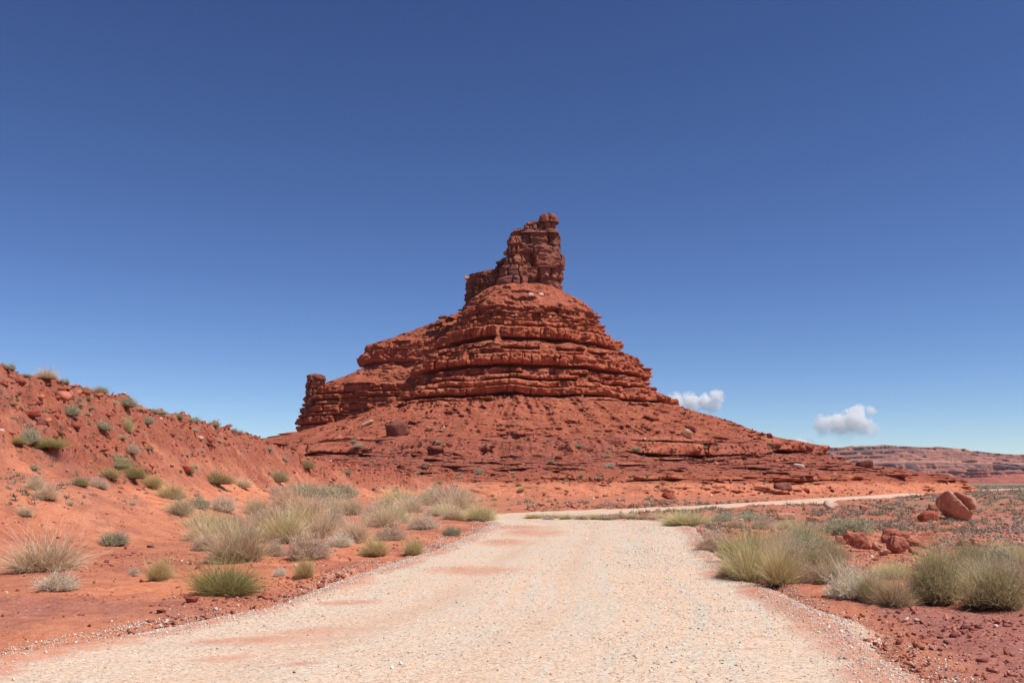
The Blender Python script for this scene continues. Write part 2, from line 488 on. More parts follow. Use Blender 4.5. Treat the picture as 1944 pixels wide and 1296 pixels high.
def terrain_height(x, y, detail=True):
    z = base_height(x, y)
    if not detail:
        return z
    d = np.sqrt(x * x + y * y)
    t = hill_t(x, y)
    far = 1 - sstep(250, 700, d)
    rm = 1 - road_mask(x, y)
    n = 0.16 * fbm(x * 0.16, y * 0.16, 0, 3, 1) + 0.065 * fbm(x * 0.7, y * 0.7, 3, 3, 2) + 0.022 * fbm(x * 3.2, y * 3.2, 7, 3, 3)
    clod = np.clip(fbm(x * 6.5, y * 6.5, 1, 2, 4), 0, 1) * 0.05
    rough_right = sstep(6, 14, x) * sstep(36, 60, y) * (1 - sstep(200, 320, d))
    ridg = 1 - np.abs(fbm(x * 0.24, y * 0.42, 5, 4, 8)) * 2.4
    n = n + clod * np.clip(0.4 + 1.4 * vnoise(x * 0.3, y * 0.3, 2, 9), 0, 1)
    n = n + rough_right * (0.16 * ridg + 0.10 * fbm(x * 0.9, y * 0.9, 5, 3, 12))
    # broken rock crest of the spur, small terraces
    rub = sstep(0.50, 0.72, t + 0.10 * vnoise(x * 0.2, y * 0.2, 0, 5)) * (1 - sstep(150, 160, y))
    blocks = np.abs(fbm(x * 0.75, y * 0.45, z * 0.8, 4, 15)) * 0.75 + np.abs(fbm(x * 2.4, y * 1.6, z, 3, 16)) * 0.28
    led = np.clip(fbm(x / 5.0, y / 7.0, (z + 0.25 * blocks) / 0.42, 3, 17), 0, 1)
    n = n + rub * (blocks - 0.25 + 0.9 * led)
    gull = sstep(0.1, 0.5, t) * (1 - sstep(0.5, 0.75, t))
    n = n + gull * (0.20 * fbm(x * 0.3, y * 1.1, 0, 4, 18) + 0.10 * fbm(x * 1.3, y * 1.9, 0, 3, 19))
    return z + n * rm * far


def build_terrain():
    fine = np.arange(-37, 37.001, 0.1)
    side = np.concatenate([np.arange(-180, -37, 3.0)[:-1], [-42, -40, -38.5]])
    ang = np.radians(np.concatenate([side, fine, [38.5, 40, 42], np.arange(45, 180, 3.0)]))
    rad = [0.3, 0.8, 1.5, 2.3, 3.2, 4.2]
    while rad[-1] < 300: rad.append(rad[-1] * 1.0058)
    while rad[-1] < 7000: rad.append(rad[-1] * 1.03)
    rad = np.array(rad)
    A, D = np.meshgrid(ang, rad)
    x, y = (D * np.sin(A)).ravel(), (D * np.cos(A)).ravel()
    z = terrain_height(x, y)
    # keep the ground just under the road sheet
    rm = road_mask(x, y)
    d = np.sqrt(x * x + y * y)
    z = z - 0.06 * rm * (y > -40) * (y < 300)
    t = hill_t(x, y)
    l, r = road_edges(y)
    sand = sstep(0.02, 0.25, t) * (1 - sstep(0.45, 0.68, t)) * 0.62
    knoll = 1 - sstep(0.6, 1.1, np.sqrt(((x + 15.5) / 6.2) ** 2 + ((y - 30) / 9.5) ** 2))
    sand = np.clip(sand - 0.5 * knoll, 0, 1)
    sand = np.maximum(sand, 0.75 * np.exp(-(((x - 8.8) / 3.4) ** 2 + ((y - 15.6) / 2.2) ** 2)))
    sand = np.maximum(sand, 0.55 * np.exp(-((x + 5.0) / 2.8) ** 2) * sstep(12, 16, y) * (1 - sstep(30, 45, y)))
    clod = 0.45 * np.exp(-(((x + 7) / 4.5) ** 2 + ((y - 13.2) / 1.8) ** 2)) * 1.4
    clod = np.maximum(clod, 0.78 * sstep(0.2, 1.2, x - r) * (1 - sstep(13.0, 15.0, y)))
    clod = np.maximum(clod, 0.45 * sstep(0.5, 2, x - r) * sstep(22, 45, y))
    plain = sstep(170, 330, d + 40 * vnoise(x * 0.02, y * 0.02, 0, 44)) * 0.9
    plain = np.maximum(plain, 0.38 * sstep(50, 90, d) * sstep(0, 12, x - r))
    grey = np.clip(np.exp(-(((x - 29) / 10) ** 2 + ((y - 42) / 8.0) ** 2)) * 1.5 + 0.5 * vnoise(x * 0.25, y * 0.25, 0, 45) - 0.35, 0, 1)
    chips = np.clip(0.25 + 0.9 * knoll + 0.4 * np.exp(-np.minimum(np.abs(x - l), np.abs(x - r)) / 1.5), 0, 1)
    me = mesh_np("ground", np.stack([x, y, z], 1), grid_faces(len(rad), len(ang), True), M_GROUND, True,
                 {"sand": sand, "clod": clod, "plain": plain, "grey": grey, "chips": chips, "rocky": sstep(0.50, 0.80, t + 0.2 * vnoise(x * 0.2, y * 0.2, 0, 5) + 0.12 * vnoise(x * 0.9, y * 0.9, 0, 6)) * (d < 170)})
    return tag(link("ground", me), kind="structure")


def road_height(x, y, u, l, r):
    z = base_height(x, y)
    au = np.abs(u)
    crown = 0.035 * (1 - u * u) + 0.22 * sstep(62, 90, y) * (1 - u * u)
    crown = crown + 0.006 * np.sin(y * 9 + 2 * vnoise(x * 0.7, y * 0.7, 0, 70)) * sstep(0, 0.5, vnoise(x * 0.4, y * 0.12, 0, 71))
    berm = 0.055 * np.exp(-((au - 0.96) / 0.07) ** 2) * (0.6 + 0.5 * vnoise(x * 0.8, y * 0.8, 0, 61))
    ruts = -0.02 * np.exp(-((u + 0.42) / 0.10) ** 2) - 0.015 * np.exp(-((u - 0.12) / 0.10) ** 2)
    edge = -0.20 * sstep(1.0, 1.22, au + 0.10 * fbm(x * 0.6, y * 0.6, 0, 4, 62))
    return z + crown + berm + ruts + edge + 0.010 * fbm(x * 1.5, y * 1.5, 0, 3, 63) + 0.006 * fbm(x * 8, y * 8, 0, 2, 64)


def build_road():
    ys = list(np.arange(-38, 4, 1.0))
    while ys[-1] < 290: ys.append(ys[-1] + max(0.06, 0.0062 * ys[-1]))
    ys = np.array(ys)
    l, r = road_edges(ys)
    k = np.ones(7) / 7
    for arr in (l, r):
        s = np.convolve(np.pad(arr, 3, 'edge'), k, 'valid')
        arr[:] = s
    u = np.linspace(-1.22, 1.22, 190)
    c, h = (l + r) / 2, (r - l) / 2
    X = c[:, None] + h[:, None] * u[None]
    Y = np.repeat(ys[:, None], len(u), 1)
    U = np.repeat(u[None], len(ys), 0)
    x, y, uu = X.ravel(), Y.ravel(), U.ravel()
    z = road_height(x, y, uu, None, None)

    def blob(px, py, w, hgt, rot=0.0):
        q = at_ground(px, py)
        ca, sa = math.cos(rot), math.sin(rot)
        dx, dy = (x - q[0]) * ca + (y - q[1]) * sa, -(x - q[0]) * sa + (y - q[1]) * ca
        return np.exp(-((dx / w) ** 2 + (dy / hgt) ** 2) ** 1.5)

    def at_ground(px, py):
        d = ray(px, py)
        s = -1.62 / d[2]
        return CAM + d * s
    red = np.zeros_like(x)
    for b in ((500, 1203, 1.0, 0.33, 0.35), (620, 1185, 0.75, 0.30, 0.35), (660, 1135, 0.5, 0.35, 0.3), (900, 1075, 1.0, 1.2, 0.2), (980, 992, 1.6, 3.0, 0.1), (1010, 1003, 1.3, 3.5, 0),
              (960, 1022, 0.9, 2.2, 0), (1440, 1195, 0.14, 0.08, 0), (1420, 1220, 0.2, 0.06, 0.2), (560, 1250, 0.3, 0.10, 0.3), (430, 1235, 0.35, 0.15, 0.4)):
        red = np.maximum(red, blob(*b) * 0.85)
    side = np.abs(uu) + 0.09 * fbm(x * 0.55, y * 0.55, 0, 4, 65) + 0.05 * fbm(x * 2.5, y * 2.5, 0, 3, 66)
    string = np.exp(-((np.abs(uu) - 1.04) / 0.035) ** 2) * (vnoise(uu * 2, y * 0.4, 0, 67) > -0.2)
    red = np.maximum(red, 0.95 * sstep(0.80, 0.97, side) - 0.55 * string)
    red = np.maximum(red, 0.30 * np.exp(-((uu - 0.62) / 0.14) ** 2) * (1 - sstep(7, 11, y)))
    uv = np.stack([uu * (np.repeat(h[:, None], len(u), 1).ravel()), y], 1)
    me = mesh_np("road", np.stack([x, y, z], 1), grid_faces(len(ys), len(u)), M_ROAD, True, {"red": red, "dirt": 0.85 * sstep(50, 75, y), "track": np.maximum(np.exp(-((uu + 0.43 + 0.04 * vnoise(0, y * 0.1, 0, 68)) / 0.11) ** 2), 0.75 * np.exp(-((uu - 0.08 + 0.04 * vnoise(0, y * 0.1, 3, 68)) / 0.07) ** 2)) * (0.55 + 0.45 * vnoise(uu * 3, y * 0.35, 0, 69))}, uv=uv)
    return tag(link("road", me), kind="structure")


ground = build_terrain()
road = build_road()

# ------------------------------------------------------------------ the butte: stacked strata
def profile(points, step):
    """points (r, z, hard, bed, rsm): resample by arc length"""
    P = np.array([(p[0], p[1], p[4]) for p in points], float)
    seg = np.sqrt(np.sum(np.diff(P[:, :2], axis=0) ** 2, 1))
    out = []
    for i in range(len(P) - 1):
        n = max(1, int(round(seg[i] / step)))
        for k in range(n):
            f = k / n
            q = P[i] * (1 - f) + P[i + 1] * f
            src = points[i] if points[i][2] == 0.5 and points[i + 1][2] == 0 else points[i + 1]
            out.append((*q, points[i + 1][2], src[3], src[5]))
    out.append((*P[-1], points[-1][2], points[-1][3], points[-1][5]))
    return np.array(out)       # r, z, rsm, hard, bed, weather


UND = 2.2


def strata_points(curve, beds):
    """curve: descending list of (r, z); beds: (z_top, z_bottom, face_push, undercut, weather) hard beds.  Between them the curve itself (loose slope)."""
    cz = np.array([c[1] for c in curve])[::-1]
    cr = np.array([c[0] for c in curve])[::-1]
    r0 = lambda z: float(np.interp(z, cz, cr))
    pts = []
    zs = list(curve)
    bi = 0
    inside = lambda z: any(b[1] - 0.01 <= z <= b[0] + 0.01 for b in beds)
    ev = [(z, 's', (r, z)) for r, z in curve if not inside(z)] + [(b[0], 'b', b) for b in beds]
    ev.sort(key=lambda e: -e[0])
    for z, k, v in ev:
        if k == 'b': v = (v[0], v[1], v[2] * 1.25, v[3] * UND, v[4])
        if k == 's':
            pts.append((v[0], v[1], 0.0, 0, v[0], 0))
        else:
            bi += 1
            zt, zb, push, und, wea = v
            h = zt - zb
            rf = r0(zb + 0.35 * h) + push
            rt = r0(zt)
            pts.append((min(rt - 0.1, rf - 0.3), zt + 0.05, 0.0, 0, rt, 0))
            for f, dr in ((0.03, -0.32), (0.14, -0.04), (0.45, 0.06), (0.78, 0.0), (0.93, -0.18), (1.0, -und)):
                zz = zt - f * h
                pts.append((rf + dr * min(1.0, h), zz, 1.0, bi, r0(zz), wea))
            pts.append((max(rf - und + 0.1, r0(zb) - und), zb - 0.12 * min(h, 1), 0.5, bi, r0(zb), wea))
    return pts


def build_body(name, pts, step, nt, mat, parent, center, ratio=1.0, n_exp=2.0, kfun=None, front=(-200, 20), seed=0, joint=3.2, amp=1.0, talus_amp=1.0, ry_fn=None, extra=None, smooth=False, cfun=None, jvis=1.0, ztilt=None, lamk=0.34, butt=0.0, crk_k=1.0, nz=1.0):
    pr = profile(pts, step)
    r, z, rsm, hard, bed, wea = pr.T
    f0, f1 = R(front[0]), R(front[1])
    tf = np.linspace(f0, f1, nt, endpoint=False)
    tb = np.linspace(f1, f0 + 2 * math.pi, max(16, nt // 8), endpoint=False)
    t = np.concatenate([tf, tb])
    rref = float(np.max(r[hard > 0.5])) if np.any(hard > 0.5) else float(np.max(r))
    rry = ry_fn(rref) if ry_fn else rref * ratio
    c, s = np.cos(t), np.sin(t)
    den = (np.abs(c) ** n_exp + np.abs(s) ** n_exp) ** (-1 / n_exp)
    ux, uy = c * den, s * den
    if ry_fn:                      # even out the samples along a long body
        td = np.linspace(f0, f0 + 2 * math.pi, 6000)
        dd = (np.abs(np.cos(td)) ** n_exp + np.abs(np.sin(td)) ** n_exp) ** (-1 / n_exp)
        px_, py_ = np.cos(td) * dd * rref, np.sin(td) * dd * rry
        L = np.concatenate([[0], np.cumsum(np.hypot(np.diff(px_), np.diff(py_)))])
        kf = np.searchsorted(td, f1)
        sf = np.interp(np.linspace(0, L[kf], nt, endpoint=False), L, td)
        sb = np.interp(np.linspace(L[kf], L[-1], max(16, nt // 8), endpoint=False), L, td)
        t = np.concatenate([sf, sb])
        c, s = np.cos(t), np.sin(t)
        den = (np.abs(c) ** n_exp + np.abs(s) ** n_exp) ** (-1 / n_exp)
        ux, uy = c * den, s * den
    nxr, nyr = ux / 1.0, uy / (rry / rref)
    # outward normal of the reference outline
    gx = np.gradient(np.concatenate([ux[-1:], ux, ux[:1]]) * rref)[1:-1]
    gy = np.gradient(np.concatenate([uy[-1:], uy, uy[:1]]) * rry)[1:-1]
    gl = np.hypot(gx, gy) + 1e-9
    nx, ny = gy / gl, -gx / gl
    arc = np.concatenate([[0], np.cumsum(np.hypot(np.diff(ux * rref), np.diff(uy * rry)))])
    ry = np.array([ry_fn(v) for v in r]) if ry_fn else r * ratio
    rysm = np.array([ry_fn(v) for v in rsm]) if ry_fn else rsm * ratio
    T, Z = np.meshgrid(t, z)
    S = np.repeat(arc[None], len(z), 0)
    H = np.repeat(hard[:, None], len(t), 1)
    B = np.repeat(bed[:, None], len(t), 1)
    W = np.repeat(wea[:, None], len(t), 1)
    # beds that crumble away in places fall back to the smooth slope
    wn_ = vnoise(S * 0.09, B * 7.7, 0.5, seed + 40) * 0.7 + vnoise(S * 0.3, B * 3.3, 0.5, seed + 41) * 0.3
    keep = sstep(-0.12, 0.12, wn_ + 0.75 - W * 1.5)
    if extra is not None: keep = extra(T, Z, B, keep)
    keep = np.where(B > 0, keep, 1.0)
    RX = rsm[:, None] * (1 - keep) + r[:, None] * keep
    RY = rysm[:, None] * (1 - keep) + ry[:, None] * keep
    H = H * keep
    if kfun is not None:
        K = kfun(T, Z, RX)
        RX, RY = RX * K, RY * K
    cx = np.full(len(z), center[0]); cy = np.full(len(z), center[1])
    if cfun is not None:
        cx = cx + np.array([cfun(v)[0] for v in z]); cy = cy + np.array([cfun(v)[1] for v in z])
    X = cx[:, None] + RX * ux[None]
    Y = cy[:, None] + RY * uy[None]
    # joints
    d = np.zeros_like(X)
    for b in np.unique(bed[bed > 0]):
        m = bed == b
        zz = z[m & (hard > 0.6)]
        hb = zz.max() - zz.min()
        w = max(0.8, joint * (0.55 + 0.35 * hb) * (0.7 + 0.6 * _hash(np.array([b]), np.array([1.0]), np.array([2.0]), seed)[0]))
        ss = S[m] + 0.45 * vnoise(S[m] * 0.8, Z[m] * 0.9, b, seed + 3) + 3.2 * vnoise(S[m] * 0.10, b, Z[m] * 0.05, seed + 9)
        dist, cid = cells1d(ss, w, seed + int(b) * 7)
        vis = sstep(-0.25, 0.45, vnoise(S[m] * 0.11, b * 5.1, 0, seed + 10)) * jvis + (1 - jvis) * 1.0
        blk = (cid - 0.5) * 1.15 * min(1.4, 0.5 + 0.3 * hb)
        crk = -0.6 * min(1.3, 0.4 + 0.35 * hb) * (1 - sstep(0.0, 0.22 * crk_k, dist)) - 0.2 * (1 - sstep(0.1, 0.6, dist))
        d[m] = (blk + crk * crk_k) * amp * vis * (0.28 + 0.72 * sstep(0.7, 2.2, hb)) * np.clip(H[m], 0, 1)
    if butt > 0:                   # vertical master joints run through all the beds
        ds, cs = cells1d(S + 1.2 * vnoise(S * 0.1, Z * 0.12, 0, seed + 30), butt, seed + 31)
        d = d + amp * H * ((cs - 0.5) * 1.8 - 0.9 * (1 - sstep(0.0, 0.75, ds)) * sstep(0.0, 0.5, vnoise(S * 0.07, Z * 0.15, 2, seed + 32)))
    big = fbm(X / 13, Y / 13, Z / 26, 3, seed + 1) * 1.7
    mid = fbm(X / 3.6, Y / 3.6, Z / 1.7, 4, seed + 2)
    lump = 0.5 - np.abs(fbm(X / 2.6, Y / 2.6, Z / 1.1, 3, seed + 21)) * 2.2
    lam = np.clip(fbm(X / 16, Y / 16, (Z + 0.3 * big) / 0.75, 2, seed + 22) * 1.6, -1.1, 0.38)
    fine = fbm(X / 0.9, Y / 0.9, Z / 0.5, 3, seed + 4)
    d = d + amp * H * (-0.5 + big + nz * (0.85 * mid + 0.6 * lump + 0.38 * fine) + lamk * lam)
    tn = fbm(X / 5.0, Y / 5.0, Z / 4.0, 5, seed + 6, 0.55)
    rub = np.clip(fbm(X / 1.3, Y / 1.3, Z / 0.8, 4, seed + 7, 0.6), 0, 1)
    outc = np.clip(fbm(X / 4.2, Y / 4.2, (Z + 0.9 * tn) / 1.0, 4, seed + 25, 0.55) - 0.02, 0, 1)
    gul = np.abs(fbm(S / 7.0 + 0.5 * tn, Z / 22, 0, 4, seed + 26)) * 1.3
    d = d + talus_amp * (1 - H) * (0.33 * big + 1.35 * tn + 1.1 * rub + (1.9 * outc * (1 - sstep(9, 14, Z)) + 2.1 * outc) * (0.25 + 1.2 * sstep(-0.15, 0.35, fbm(X / 19, Y / 19, Z / 9, 2, seed + 28))) - 3.0 * gul * sstep(1.5, 4, Z) * (1 - sstep(20, 30, Z)))
    zoff = 0.5 * fbm(S / 17, Z * 0.05, 0, 2, seed + 8) + H * 0.10 * mid + (1 - H) * 0.25 * tn * talus_amp
    X = X + d * nx[None]
    Y = Y + d * ny[None]
    Zf = Z + zoff * amp
    if ztilt is not None: Zf = Zf + ztilt(T, Z)
    v = np.stack([X.ravel(), Y.ravel(), Zf.ravel()], 1)
    attrs = {"hard": H.ravel()}
    if name in ("cliff_body", "ridge"):
        attrs["purple"] = (sstep(1.5, 4.0, Zf) * (1 - sstep(9, 12.5, Zf)) * 0.5).ravel()
        attrs["orange"] = ((1 - sstep(1.2, 2.6, Zf)) * 0.62).ravel()
        attrs["weeds"] = ((1 - H) * (1 - sstep(16, 24, Zf)) * sstep(2.5, 5, Zf)).ravel()
    n = len(t)
    faces = grid_faces(len(z), n, True, True)
    me = mesh_np(name, v, faces, mat, smooth, attrs)
    return link(name, me, parent)


butte = bpy.data.objects.new("butte", None)
COL.objects.link(butte)
AX, AY = at_depth(990, 700, 250)[0], 250.0
tag(butte, "tall red sandstone butte with layered cliffs and a blocky tower on top", "butte")


def rel_curve(pix, ax, Y, sign=1):
    out = []
    for px, py in pix:
        q = at_depth(px, py, Y)
        out.append((max(0.2, sign * (q[0] - ax)), q[2]))
    return out


zof = lambda py, Y=250: float(at_depth(972, py, Y)[2])
rc = rel_curve([(1062, 553), (1100, 574), (1134, 603), (1158, 638), (1176, 660), (1222, 690), (1236, 714), (1246, 742), (1277, 766), (1330, 789), (1400, 819), (1462, 840),
                (1512, 850), (1522, 864), (1560, 880), (1636, 895), (1686, 906), (1716, 920), (1738, 932), (1775, 950)], AX, 250)
rc = [(0.3, rc[0][1] + 1.4), (rc[0][0] * 0.6, rc[0][1] + 0.8)] + rc


_cz, _cr = np.array([c[1] for c in rc])[::-1], np.array([c[0] for c in rc])[::-1]


def zfront(py):
    z = zof(py)
    for _ in range(8):
        z = float(at_depth(990, py, 250 - 1.06 * np.interp(z, _cz, _cr))[2])
    return z


def B(y0, y1, push=0.3, und=0.9, wea=0.25):
    f = zfront if y0 < 800 else zof
    return (f(y0), f(y1), push, und, wea)


main_beds = [B(584, 588, 0.3, 0.6, 0.45), B(593, 599, 0.4, 0.7, 0.15), B(602, 606, 0.2, 0.6, 0.3), B(609, 616, 0.5, 0.8, 0.15), B(621, 638, 0.9, 2.0, 0.25), B(654, 658, 0.3, 0.8, 0.5),
             B(664, 668, 0.2, 0.5, 0.4), B(671, 692, 0.9, 1.6, 0.14), B(700, 706, 0.2, 0.7, 0.5), B(712, 718, 0.9, 1.5, 0.35), B(722, 731, 0.5, 1.0, 0.3), B(735, 746, 0.7, 2.1, 0.2), B(752, 756, 0.3, 0.7, 0.6),
             B(843, 847, 0.6, 1.0, 0.55), B(849.5, 864, 1.1, 3.0, 0.45), B(872, 876, 0.5, 1.2, 0.72), B(880, 884, 0.5, 1.2, 0.74), B(889, 892, 0.4, 0.9, 0.76), B(907.0, 911.5, 0.4, 0.9, 0.58)]


def bench_tilt(T, Z):
    th = np.degrees(np.arctan2(np.sin(T), np.cos(T)))
    return -2.3 * np.exp(-((th + 95) / 48) ** 2) * np.exp(-((Z - 9.2) / 3.2) ** 2) + 0.9 * fbm(T * 5.0, Z * 0.1, 0, 3, 88) * np.exp(-((Z - 8.0) / 5.5) ** 2)


def main_k(T, Z, RX):
    th = np.degrees(np.arctan2(np.sin(T), np.cos(T)))          # -90 = towards the camera
    prow = np.exp(-((th + 103) / 26) ** 2) * 0.10
    left = -0.15 * np.exp(-((np.abs(th) - 180) / 45) ** 2)
    facet = -0.05 * np.exp(-((th + 50) / 22) ** 2) - 0.07 * np.exp(-((th + 150) / 22) ** 2)
    up = sstep(15, 24, Z) * (1 - 0.6 * sstep(44, 51, Z))
    side = -0.085 * np.exp(-((th - 5) / 38) ** 2) * sstep(14, 20, Z) * (1 - sstep(44, 52, Z))
    foot = side + (1 - sstep(0, 22, Z)) * 0.155 * np.exp(-((th + 95) / 62) ** 2)
    return 1 + up * (prow + facet) + sstep(6, 20, Z) * left + foot


def bench_keep(T, Z, B_, keep):
    th = np.degrees(np.arctan2(np.sin(T), np.cos(T)))
    caves = np.exp(-((th + 67) / 8.5) ** 2) + 0.95 * np.exp(-((th + 119) / 7) ** 2) + 0.95 * np.exp(-((th + 6) / 20) ** 2) + 0.8 * np.exp(-((th + 45) / 6.5) ** 2)
    k = np.where((B_ >= 14) & (B_ <= 15), np.clip(caves * 2.2 * (0.5 + 0.5 * keep) - 0.38, 0, 1), keep)
    k = np.where(B_ == 19, k * (1 - 0.75 * sstep(-62, -50, th)), k)
    return k


main_body = build_body("cliff_body", strata_points(rc, main_beds), 0.27, 1500, M_BUTTE, butte, (AX, AY), kfun=main_k, front=(-205, 25), seed=3, joint=4.2, extra=bench_keep, ztilt=bench_tilt, butt=8.5, crk_k=1.35)

# ridge running left behind the main body
RX0 = at_depth(905, 700, 265)[0]
rl = rel_curve([(868, 592), (838, 606), (780, 630), (735, 646), (708, 655), (696, 668), (691, 694), (650, 712), (616, 722), (601, 727), (590, 740), (583, 765), (575, 800), (571, 822), (545, 835), (480, 862), (380, 900), (330, 930)], RX0, 265, -1)
rl = [(r_, float(1.7 + (z_ - 1.7) * (1 - 0.055 * sstep(32, 44, r_)))) for r_, z_ in rl]
rl = [(0.3, rl[0][1] + 2.0)] + rl
zr = lambda py: zof(py, 248.5)
rb = lambda y0, y1, push=0.3, und=0.8, wea=0.15: (zr(y0), zr(y1), push, und, wea) if y0 > 700 else (zof(y0, 262), zof(y1, 262), push, und, wea)
ridge_beds = [rb(652, 665, 0.4, 0.9, 0.12), rb(669, 692, 0.9, 1.2, 0.08), rb(728, 742, 0.5, 1.1, 0.1), rb(745, 753, 0.7, 1.3, 0.15), rb(756, 763, 0.2, 0.6, 0.2), rb(766, 778, 0.5, 0.9, 0.06),
              rb(780, 785, 0.6, 0.7, 0.15), rb(787, 800, 0.7, 1.1, 0.06), rb(802, 814, 0.7, 1.1, 0.06), rb(816, 823, 0.3, 1.0, 0.25)]
ry_ridge = lambda r: float(np.interp(r, [0, 14, 34, 38, 48, 52, 56, 70, 95, 130], [0.5, 7, 13.5, 15.5, 20, 22.5, 24.5, 31, 46, 70]))
ridge = build_body("ridge", strata_points(rl, ridge_beds), 0.28, 900, M_BUTTE, butte, (RX0, 266), n_exp=2.7, ry_fn=ry_ridge, front=(-215, -40), seed=23, joint=3.4, butt=8.0, lamk=0.22, crk_k=1.8)

# the blocky tower on top
def tower(name, prof_px, beds_px, Y, ry_ratio, seed, n_exp=3.4, nt=520, step=0.13, joint=1.5, amp=0.62, front=(-200, 20), bury=0.0):
    zz, cxs, rxs = [], [], []
    rr_ = (at_depth(prof_px[-1][2], 500, Y)[0] - at_depth(prof_px[-1][1], 500, Y)[0]) / 2
    Yf = Y - rr_ * ry_ratio * 0.9
    for py, xl, xr in prof_px:
        a, b = at_depth(xl, py, Yf), at_depth(xr, py, Yf)
        ax_, bx_ = at_depth(xl, py, Y), at_depth(xr, py, Y)
        zz.append(a[2]); cxs.append((ax_[0] + bx_[0]) / 2); rxs.append((bx_[0] - ax_[0]) / 2)
    z_ = np.array(zz); o = np.argsort(z_)
    x0 = cxs[len(cxs) // 2]
    curve = [(0.2, max(zz) + 0.25)] + list(zip(rxs, zz))
    curve = [(r_, z2 - 1e-3 * i) for i, (r_, z2) in enumerate(curve)]
    beds = [(zof(a, Yf), zof(b, Yf), p, u, 0.0) for a, b, p, u in beds_px]
    # keep the outline exact: the face follows the curve inside the bed too
    pts = strata_points(curve, beds)
    cz = np.array([c_[1] for c_ in curve])[::-1]; cr = np.array([c_[0] for c_ in curve])[::-1]
    pts = [((0.35 * p[0] + 0.65 * (float(np.interp(p[1], cz, cr)) + (p[0] - p[4]) * 0.25)) if p[2] > 0.2 else p[0], *p[1:]) for p in pts]
    cfun = lambda v: (float(np.interp(v, z_[o], np.array(cxs)[o])) - x0, 0.0)
    return build_body(name, pts, step, nt, M_TOWER, butte, (x0, Y), ratio=ry_ratio, n_exp=n_exp, seed=seed, joint=joint, amp=amp, talus_amp=0.35, front=front, cfun=cfun, jvis=0.3, lamk=0.08, crk_k=2.0, nz=0.6)


tower_main = tower("tower", [(434, 984, 1052), (436, 970, 1060), (445, 968, 1062), (460, 967, 1064), (478, 966, 1067), (490, 962, 1069), (503, 960, 1069), (510, 960, 1064), (525, 958, 1066), (545, 956, 1067), (562, 954, 1068), (575, 954, 1070)],
                   [(437, 460.5, 0.25, 0.25), (461.5, 478, 0.15, 0.3), (480, 506, 0.1, 0.15), (508, 526, 0.3, 0.15), (527, 556, 0.2, 0.3)], 250, 0.75, 51, joint=3.5, amp=0.85)
tower_butt = tower("buttress", [(443, 968, 990), (446, 965, 994), (458, 964, 996), (480, 964, 996), (490, 960, 998), (520, 950, 1002), (545, 944, 1004), (585, 936, 1010)],
                   [(446, 459, 0.2, 0.4), (461, 477, 0.2, 0.4), (479, 497, 0.2, 0.4), (499, 520, 0.3, 0.4), (522, 545, 0.2, 0.3)], 246.5, 1.0, 57, nt=360, joint=1.3, amp=0.7, n_exp=2.5)
wing = tower("wing", [(508, 925, 948), (512, 912, 951), (516, 896, 952), (520, 887, 953), (527, 884, 955), (545, 882, 955), (565, 880, 952), (585, 875, 945), (600, 870, 940)],
             [(512, 517, 0.2, 0.5), (519, 524, 0.3, 0.5), (525, 536, 0.1, 0.2), (537, 542, 0.15, 0.3), (543, 555, 0.1, 0.3), (556, 562, 0.0, 0.2), (563, 592, 0.1, 0.3)], 252, 0.95, 63, nt=420, joint=1.4, amp=0.8, n_exp=3.0)
wing_step = tower("step", [(486, 954, 964), (490, 950, 966), (498, 945, 966), (503, 940, 966), (515, 934, 967), (535, 932, 970), (565, 930, 972)],
                  [(497.5, 502, 0.3, 0.4), (504, 513, 0.1, 0.3), (515, 528, 0.1, 0.3), (530, 550, 0.1, 0.3)], 251, 1.2, 67, nt=200, joint=1.0, amp=0.45)
knob = tower("pinnacle", [(709, 588, 610), (712, 584, 615), (720, 583, 617), (724, 582, 617), (735, 580, 611), (748, 580, 607), (765, 579, 604), (790, 574, 604)],
             [(710.5, 721, 0.2, 0.3), (722, 736, 0.1, 0.3), (737, 750, 0.1, 0.2), (752, 768, 0.1, 0.2)], 256, 1.0, 71, nt=260, joint=1.6, amp=0.4, n_exp=2.6)

# ------------------------------------------------------------------ boulders
def rock_mesh(name, seed, planes=12, sub=4, flat=(1, 1, 1), sharp=14.0, rough=0.05, crack=None, mat=None):
    g = np.random.default_rng(seed)
    bm = bmesh.new()
    bmesh.ops.create_icosphere(bm, subdivisions=sub, radius=1.0)
    v = np.array([x.co[:] for x in bm.verts])
    f = np.array([[q.index for q in p.verts] for p in bm.faces])
    bm.free()
    ax = np.concatenate([np.eye(3), -np.eye(3)]) + g.normal(size=(6, 3)) * 0.22
    n = np.concatenate([ax, g.normal(size=(planes - 4, 3))])
    n /= np.linalg.norm(n, axis=1)[:, None]
    dd = np.concatenate([g.uniform(0.62, 0.85, 6), g.uniform(0.75, 1.1, planes - 4)])
    dot = np.clip(v @ n.T, 1e-4, None)
    inv = dot / dd
    rr = 1.0 / (np.sum(inv ** sharp, 1) + 0.72 ** sharp) ** (1 / sharp)
    o = g.uniform(0, 50, 3)
    rr = rr * (1 + rough * fbm(v[:, 0] * 2.2 + o[0], v[:, 1] * 2.2 + o[1], v[:, 2] * 2.2 + o[2], 4, seed) * 2)
    p = v * rr[:, None]
    if crack is not None:
        cn, cd, w, dep = crack
        cn = np.array(cn) / np.linalg.norm(cn)
        dist = np.abs(p @ cn - cd + 0.06 * vnoise(p[:, 0] * 2, p[:, 1] * 2, p[:, 2] * 2, seed))
        p = p * (1 - dep * np.exp(-(dist / w) ** 2))[:, None]
    p = p * np.array(flat)
    p /= np.abs(p).max(0).clip(1e-6)[None] / np.array(flat)[None]
    return mesh_np(name, p, f, mat, sharp < 10)


